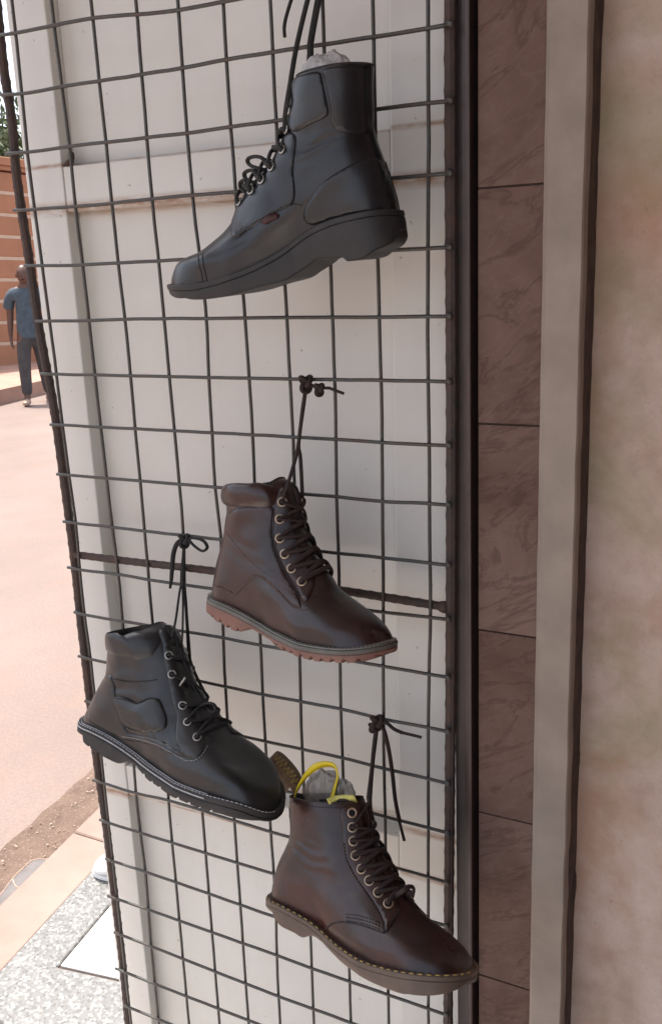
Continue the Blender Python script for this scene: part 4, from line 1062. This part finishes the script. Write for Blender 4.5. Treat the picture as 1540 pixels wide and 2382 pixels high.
# ---- boot 4: oxblood eight-eye boot, yellow welt stitch
b4 = Boot('ankle_boot', 'oxblood eight eyelet boot with yellow welt stitching, hung lowest', C4, (.33, -.092, .76), R(20),
    front=[(1402, 1680), (1388, 1628), (1350, 1568), (1270, 1490), (1190, 1430), (1130, 1378), (1070, 1310), (1018, 1240), (962, 1168), (918, 1090), (880, 1012), (845, 945), (800, 870), (772, 790), (757, 700), (742, 640), (722, 597)],
    back=[(132, 1208), (134, 1160), (146, 1080), (175, 980), (212, 900), (235, 835), (243, 750), (243, 650), (250, 575)],
    feather=[(132, 1212), (200, 1268), (300, 1325), (400, 1385), (470, 1450), (550, 1530), (650, 1605), (760, 1660), (900, 1700), (1050, 1720), (1200, 1725), (1320, 1707), (1402, 1682)],
    collar=[(250, 577), (285, 598), (350, 615), (480, 626), (590, 628), (670, 625), (705, 615), (722, 597)],
    sole=[(120, 1270), (120, 1320), (135, 1358), (180, 1410), (260, 1450), (310, 1480), (352, 1472), (390, 1475), (430, 1505), (480, 1560), (560, 1640), (640, 1700), (740, 1760), (860, 1810), (1000, 1840), (1150, 1850), (1280, 1830), (1375, 1785), (1420, 1725)], sc=.92, roll=R(21), crease=.0009)
b4.build_upper(M['ox_leather']); b4.build_lining(M['lining'], .5, .0012)
b4.build_sole([('welt', M['brown_rubber'], .0048, .0062), ('outsole', M['brown_rubber'], None, .0058)], .006, None, (0, M['yellow_thread'], -.0012, .0050, .0036, .00065, .0020))
b4.patch('facing', [(708, 640), (600, 645), (560, 700), (575, 800), (580, 880), (600, 980), (650, 1080), (710, 1170), (780, 1270), (830, 1370), (845, 1450), (885, 1390), (935, 1310), (930, 1240), (880, 1150), (830, 1060), (790, 970), (755, 870), (735, 760), (725, 680)], M['ox_leather'], .0015)
b4.tongue(M['dark_brown'], .006)
b4.seam([(255, 610), (350, 642), (480, 654), (600, 655), (690, 652)], M['dark_thread'], .0005, .0004, 'stitching', (.002, .001))
b4.seam([(585, 880), (600, 980), (650, 1085), (710, 1175), (780, 1280), (825, 1370), (840, 1445)], M['dark_thread'], .0007, .0014, 'stitching', (.0024, .0011))
b4.seam([(850, 1445), (890, 1385), (935, 1310)], M['dark_thread'], .0007, .0014, 'stitching', (.0024, .0011))
b4.seam([(470, 1425), (510, 1390), (580, 1380), (680, 1395), (770, 1425), (840, 1450)], M['dark_thread'], .0008, .0004, 'seam')
for q in (0, 22, 44): b4.seam([(600, 1372 - q), (690, 1385 - q), (770, 1410 - q), (820 + q * .2, 1432 - q)], M['dark_thread'], .0006, .0003, 'stitching', (.002, .0016))
b4.seam([(240, 650), (236, 830), (200, 930), (165, 1010)], M['dark_thread'], .0005, .0002, 'seam')
ey = [b4.eyelet(p, M['eyelet'], .0046, .0011) for p in ((635, 688), (638, 778), (645, 868), (660, 960), (698, 1045), (746, 1118), (802, 1195), (866, 1268))]
for i in range(2, 8):
    b4.lace_over(ey[i][0], ey[i - 1][1], M['lace_brown'], .0023, .0045); b4.lace_over(ey[i - 1][0], ey[i][1], M['lace_brown'], .0023, .0045)
q = [b4.xyz(*b4.px2([p], w)[0], w) for p, w in (((960, 1180), .018), ((990, 1155), .012), ((1022, 1160), .004), ((1022, 1195), -.002), ((985, 1210), -.006), ((1050, 1290), -.016))]
b4.lace([ey[7][0][0] - ey[7][0][1] * .004, ey[7][0][0], b4.cam_hit((915, 1215))[0] + np.array([0, -.003, .002])] + q, M['lace_brown'], .0025)
K4 = on_wire(C4, (795, 110), -.006)
tp = b4.at((738, 590), .004)
b4.lace([ey[1][0][0], b4.cam_hit((690, 700))[0] + np.array([0, -.003, 0]), tp + np.array([-.003, .006, -.012]), tp, on_wire(C4, (757, 430), -.042), on_wire(C4, (778, 220), -.012), K4], M['lace_brown'], .0023)
b4.lace([ey[1][1][0], b4.at((750, 640), -.012), on_wire(C4, (757, 480), -.038), on_wire(C4, (770, 330), -.016), on_wire(C4, (788, 190), -.009), K4], M['lace_brown'], .0025)
knot(b4, K4, M['lace_brown'], .0105, .0029, 6); knot(b4, on_wire(C4, (768, 142), -.007), M['lace_brown'], .0058, .0025, 8)
b4.lace([K4, on_wire(C4, (835, 160), -.010), on_wire(C4, (868, 290), -.012), on_wire(C4, (892, 450), -.011), on_wire(C4, (908, 600), -.010), on_wire(C4, (935, 740), -.009)], M['lace_brown'], .0028, .7)
b4.lace([on_wire(C4, (934, 735), -.009), on_wire(C4, (950, 800), -.009), on_wire(C4, (966, 862), -.009)], M['lace_brown'], .0019, 1, 'aglet')
b4.lace([K4, on_wire(C4, (850, 115), -.009), on_wire(C4, (900, 155), -.010), on_wire(C4, (955, 180), -.010)], M['lace_brown'], .0026)
b4.lace([on_wire(C4, (950, 178), -.010), on_wire(C4, (1010, 192), -.010), on_wire(C4, (1075, 208), -.010)], M['lace_brown'], .0018, 1, 'aglet')
# pull loop at the heel
def p4(p, w): return b4.xyz(*b4.px2([p], w)[0], w)
lp = [p4((296, 530), .004), p4((262, 458), .006), p4((205, 385), .006), p4((150, 336), .005), p4((118, 340), .0), p4((128, 378), -.006), p4((185, 440), -.008), p4((245, 520), -.008)]
vd = p4((205, 385), .0) - CAM; lw = np.cross(lp[2] - lp[1], vd); lw /= np.linalg.norm(lw); lw = lw * np.sign(lw[2]) + b4.Wd * .25
V, F = band(lp, lw, .0185)
pl = meshobj('pull_loop', V, F, M['webbing'], b4.root, True)
pth = smooth_path(np.array(lp[:4]), 12)[6:]; lw /= np.linalg.norm(lw); vd /= np.linalg.norm(vd)
zz = np.array([pth[i] - vd * .0016 + lw * .0048 * math.sin(i * 1.5) * (1 if i % 7 else .3) for i in range(len(pth))])
V, F = tube(smooth_path(zz, 3), .0007, 5); meshobj('lettering', V, F, M['gold_print'], pl, True)
# plastic bag with yellow edge in boot 4
cc4 = p4((430, 600), 0.0)
bag4 = empty('plastic_bag', tuple(cc4), 'clear plastic bag with yellow looped edge stuffed in the lowest boot', 'plastic bag')
V, F = crumple((cc4[0] + .004, cc4[1] + .008, cc4[2] - .002), .026, .015, .036, 9.1, .20, 5); meshobj('film', V, F, M['film'], bag4, True)
c5 = p4((590, 590), -.004); V, F = crumple((c5[0], c5[1], c5[2]), .012, .010, .024, 5.5, .3, 4); meshobj('film', V, F, M['film'], bag4, True)
yl = [p4((268, 600), .020), p4((285, 545), .022), p4((335, 460), .024), p4((400, 398), .022), p4((470, 378), .016), p4((525, 392), .010), p4((542, 450), .008), p4((525, 530), .008), p4((505, 610), .010)]
V, F = band(yl, np.array([b4.U * .7 + b4.Z * .55 + b4.Wd * .5, b4.U * .7 + b4.Z * .55 + b4.Wd * .5, b4.Wd * .6 + b4.Z * .75 - b4.U * .2, b4.Wd * .6 + b4.Z * .7 + b4.U * .3, b4.U * .8 + b4.Wd * .5, b4.U * .9 + b4.Wd * .3]), .0085, .0016); meshobj('yellow_edge', V, F, M['yellow_plastic'], bag4, True)
V, F = band([p4((485, 622), .030), p4((540, 603), .022), p4((600, 596), .016), p4((660, 598), .010)], b4.Wd * .7 + b4.Z * .7, .012, .0015); meshobj('lime_fold', V, F, M['lime_plastic'], bag4, True)

# ------------------------------------------------------------------ white shoe standing on the pavement behind the door
def white_shoe():
    rt = empty('white_shoe', (-.545, .60, .03), 'overexposed white rounded shoe standing on the terrazzo border', 'shoe')
    V = []; F = []; n = 26; m = 20
    for i in range(n + 1):
        f = i / n; x = f * .20
        hw = .036 * min(1, math.sqrt(max(0, 1 - (1 - min(1, f / .22)) ** 2))) * (1 - .15 * math.sin(math.pi * min(1, max(0, (f - .35) / .5)))) * math.sqrt(max(0.0, 1 - max(0, (f - .86) / .14) ** 2)) + .0005
        h = (.030 + .045 * min(1, max(0, (f - .18) / .5)) ** 1.2) * math.sqrt(max(0.02, 1 - (1 - min(1, f / .16)) ** 2)) * math.sqrt(max(.02, 1 - max(0, (f - .9) / .1) ** 2))
        for k in range(m):
            a = 2 * math.pi * k / m; yy = hw * math.cos(a); zz = h * .5 * (1 + math.copysign(abs(math.sin(a)) ** .7, math.sin(a)))
            V.append((-.612 + x * .92 - yy * .3, .585 + yy + x * .30, .040 + zz))
    for i in range(n):
        for k in range(m): F.append((i * m + k, (i + 1) * m + k, (i + 1) * m + (k + 1) % m, i * m + (k + 1) % m))
    F += [tuple(range(m)), tuple(n * m + k for k in range(m - 1, -1, -1))]
    meshobj('upper', V, F, M['white_plastic'], rt, True)
    pts = []
    for i in range(24):
        a = 2 * math.pi * i / 24; x = .10 + .103 * math.cos(a); yy = .038 * math.copysign(abs(math.sin(a)) ** .75, math.sin(a)); pts.append((-.612 + x * .92 - yy * .3, .585 + yy + x * .30))
    slab('sole', pts, .042, M['white_plastic'], .0118, .002, rt)
white_shoe()

# ------------------------------------------------------------------ person walking across the street
def skin_mesh(name, pts, edges, mat, parent, sub=2, root=0):
    """pts: (x, y, z, rx, ry) in the person's own frame"""
    me = bpy.data.meshes.new(name); me.from_pydata([p[:3] for p in pts], edges, [])
    o = bpy.data.objects.new(name, me); COL.objects.link(o)
    o.modifiers.new('skin', 'SKIN'); sv = me.skin_vertices[0].data
    for i, p in enumerate(pts): sv[i].radius = (p[3], p[4] if len(p) > 4 else p[3])
    for i in range(len(pts)): sv[i].use_root = (i == root)
    o.modifiers['skin'].use_smooth_shade = True
    s = o.modifiers.new('sub', 'SUBSURF'); s.levels = sub; s.render_levels = sub
    dg = bpy.context.evaluated_depsgraph_get(); ev = o.evaluated_get(dg); m2 = bpy.data.meshes.new_from_object(ev)
    bpy.data.objects.remove(o); m2.materials.clear(); m2.materials.append(mat)
    for p in m2.polygons: p.use_smooth = True
    ob = bpy.data.objects.new(name, m2); COL.objects.link(ob); ob.parent = parent; return ob
def person(loc, rz):
    rt = empty('person', loc, 'man in blue short sleeved shirt and grey trousers walking by the orange wall', 'person'); rt.rotation_euler = (0, 0, rz); rt.scale = (1.04, 1.04, 1.04)
    # front is -y, x to the viewer's right; mid stride
    pts = [(0, 0, .93, .11, .085), (0, .005, 1.10, .105, .08), (0, .0, 1.26, .13, .09), (0, .01, 1.40, .085, .07), (0, -.005, 1.465, .066, .066), (0, -.012, 1.52, .062, .064)]
    E = [(i, i + 1) for i in range(5)]
    def chain(a, L):
        for p in L: pts.append(p); E.append((a, len(pts) - 1)); a = len(pts) - 1
        return a
    # arms (viewer's left = the one in view)
    for sx, sw in ((-1, .04), (1, -.10)):
        hnd = chain(3, [(sx * .165, .01, 1.385, .062), (sx * .205, .02 + sw * .3, 1.25, .052), (sx * .22, .025 + sw * .6, 1.10, .045), (sx * .235, -.0 + sw, .96, .038), (sx * .24, -.03 + sw * 1.3, .86, .026), (sx * .24, -.04 + sw * 1.4, .80, .030, .018)])
        x0, y0 = sx * .24, -.04 + sw * 1.4
        for k, (dy, ln) in enumerate(((-.028, .055), (-.010, .068), (.008, .064), (.024, .05))):
            chain(hnd, [(x0, y0 + dy, .765, .009), (x0 - sx * .008, y0 + dy * 1.1 - .004, .765 - ln * .6, .0085), (x0 - sx * .022, y0 + dy * 1.1 - .006, .765 - ln, .0075)])
        chain(hnd, [(x0 - sx * .012, y0 - .036, .79, .010), (x0 - sx * .022, y0 - .048, .755, .009)])
    for sx, st in ((-1, -.16), (1, .24)):
        a = chain(0, [(sx * .095, st * .12, .86, .088), (sx * .10, st * .45 - .02, .50, .060), (sx * .10, st * .85 + (.06 if st > 0 else .0), .22, .050), (sx * .10, st + (.10 if st > 0 else 0), .085, .040)])
        chain(a, [(sx * .10, st + (.10 if st > 0 else 0) - .06, .04, .040, .035), (sx * .11, st + (.10 if st > 0 else 0) - .15, .028, .036, .024)])
    bo = skin_mesh('body', pts, E, M['skin'], rt)
    bm = bmesh.new(); bm.from_mesh(bo.data); r_ = bmesh.ops.create_uvsphere(bm, u_segments=28, v_segments=22, radius=1)
    for v in r_['verts']:
        p = v.co.copy(); jaw = max(0, -p.z)
        x = p.x * (.080 - .022 * jaw); y = p.y * (.098 - .012 * jaw) - .012 * jaw * (1 if p.y < 0 else -.6); z = p.z * .122
        if p.y < -.5:                                     # brow, eye sockets, cheeks, lips
            y += .008 * math.exp(-((abs(p.x) - .38) / .16) ** 2 - ((p.z - .10) / .10) ** 2) - .005 * math.exp(-((p.z - .30) / .10) ** 2)
            y -= .020 * math.exp(-(p.x / .14) ** 2 - ((p.z + .12) / .18) ** 2) + .006 * math.exp(-(p.x / .3) ** 2 - ((p.z + .48) / .08) ** 2)
        v.co = (x, y - .018, z + 1.588)
    bm.to_mesh(bo.data); bm.free()
    for p in bo.data.polygons: p.use_smooth = True
    S = [(0, 0, .80, .178, .14), (0, 0, .86, .176, .138), (0, 0, 1.0, .165, .128), (0, .0, 1.15, .155, .118), (0, 0, 1.29, .165, .12), (0, .01, 1.40, .105, .092), (0, .005, 1.435, .075, .075)]
    Es = [(i, i + 1) for i in range(6)]
    for sx, sw in ((-1, .04), (1, -.10)):
        k = len(S); S += [(sx * .165, .01, 1.385, .078), (sx * .212, .018 + sw * .3, 1.27, .075), (sx * .235, .022 + sw * .5, 1.16, .078)]; Es += [(5, k), (k, k + 1), (k + 1, k + 2)]
    skin_mesh('shirt', S, Es, M['shirt'], rt)
    T = [(0, 0, .95, .140, .11), (0, 0, .87, .152, .12)]; Et = [(0, 1)]
    for sx, st in ((-1, -.16), (1, .24)):
        k = len(T); T += [(sx * .09, st * .12, .80, .105), (sx * .10, st * .45 - .02, .50, .082), (sx * .10, st * .80 + (.05 if st > 0 else .0), .24, .072), (sx * .10, st + (.09 if st > 0 else .01), .105, .068)]; Et += [(1, k), (k, k + 1), (k + 1, k + 2), (k + 2, k + 3)]
    skin_mesh('trousers', T, Et, M['trousers'], rt, 2, 1)
    for sx, st in ((-1, -.16), (1, .34)):
        y0 = st; q = [(sx * .10, y0 + .035, .045, .043, .042), (sx * .10, y0 - .04, .050, .046, .045), (sx * .105, y0 - .11, .042, .048, .036), (sx * .11, y0 - .175, .034, .040, .028)]
        skin_mesh('shoe', q, [(0, 1), (1, 2), (2, 3)], M['tan_shoe'], rt)
    # face: nose, ears, brows
    hd = (0, -.02, 1.60)
    for sx in (-1, 1):
        skin_mesh('ear', [(sx * .080, -.01, 1.610, .012, .022), (sx * .084, -.005, 1.585, .012, .020), (sx * .079, -.01, 1.56, .008, .010)], [(0, 1), (1, 2)], M['skin'], rt, 1)
        skin_mesh('eye', [(sx * .026, -.100, 1.600, .011, .008), (sx * .036, -.096, 1.600, .010, .007)], [(0, 1)], M['hole'], rt, 1)
    skin_mesh('mouth', [(-.022, -.107, 1.530, .006), (0, -.116, 1.530, .006), (.022, -.107, 1.530, .006)], [(0, 1), (1, 2)], M['hole'], rt, 1)
pp = at_z(90, 938, 0.0)
person((pp[0], pp[1], 0), R(36))
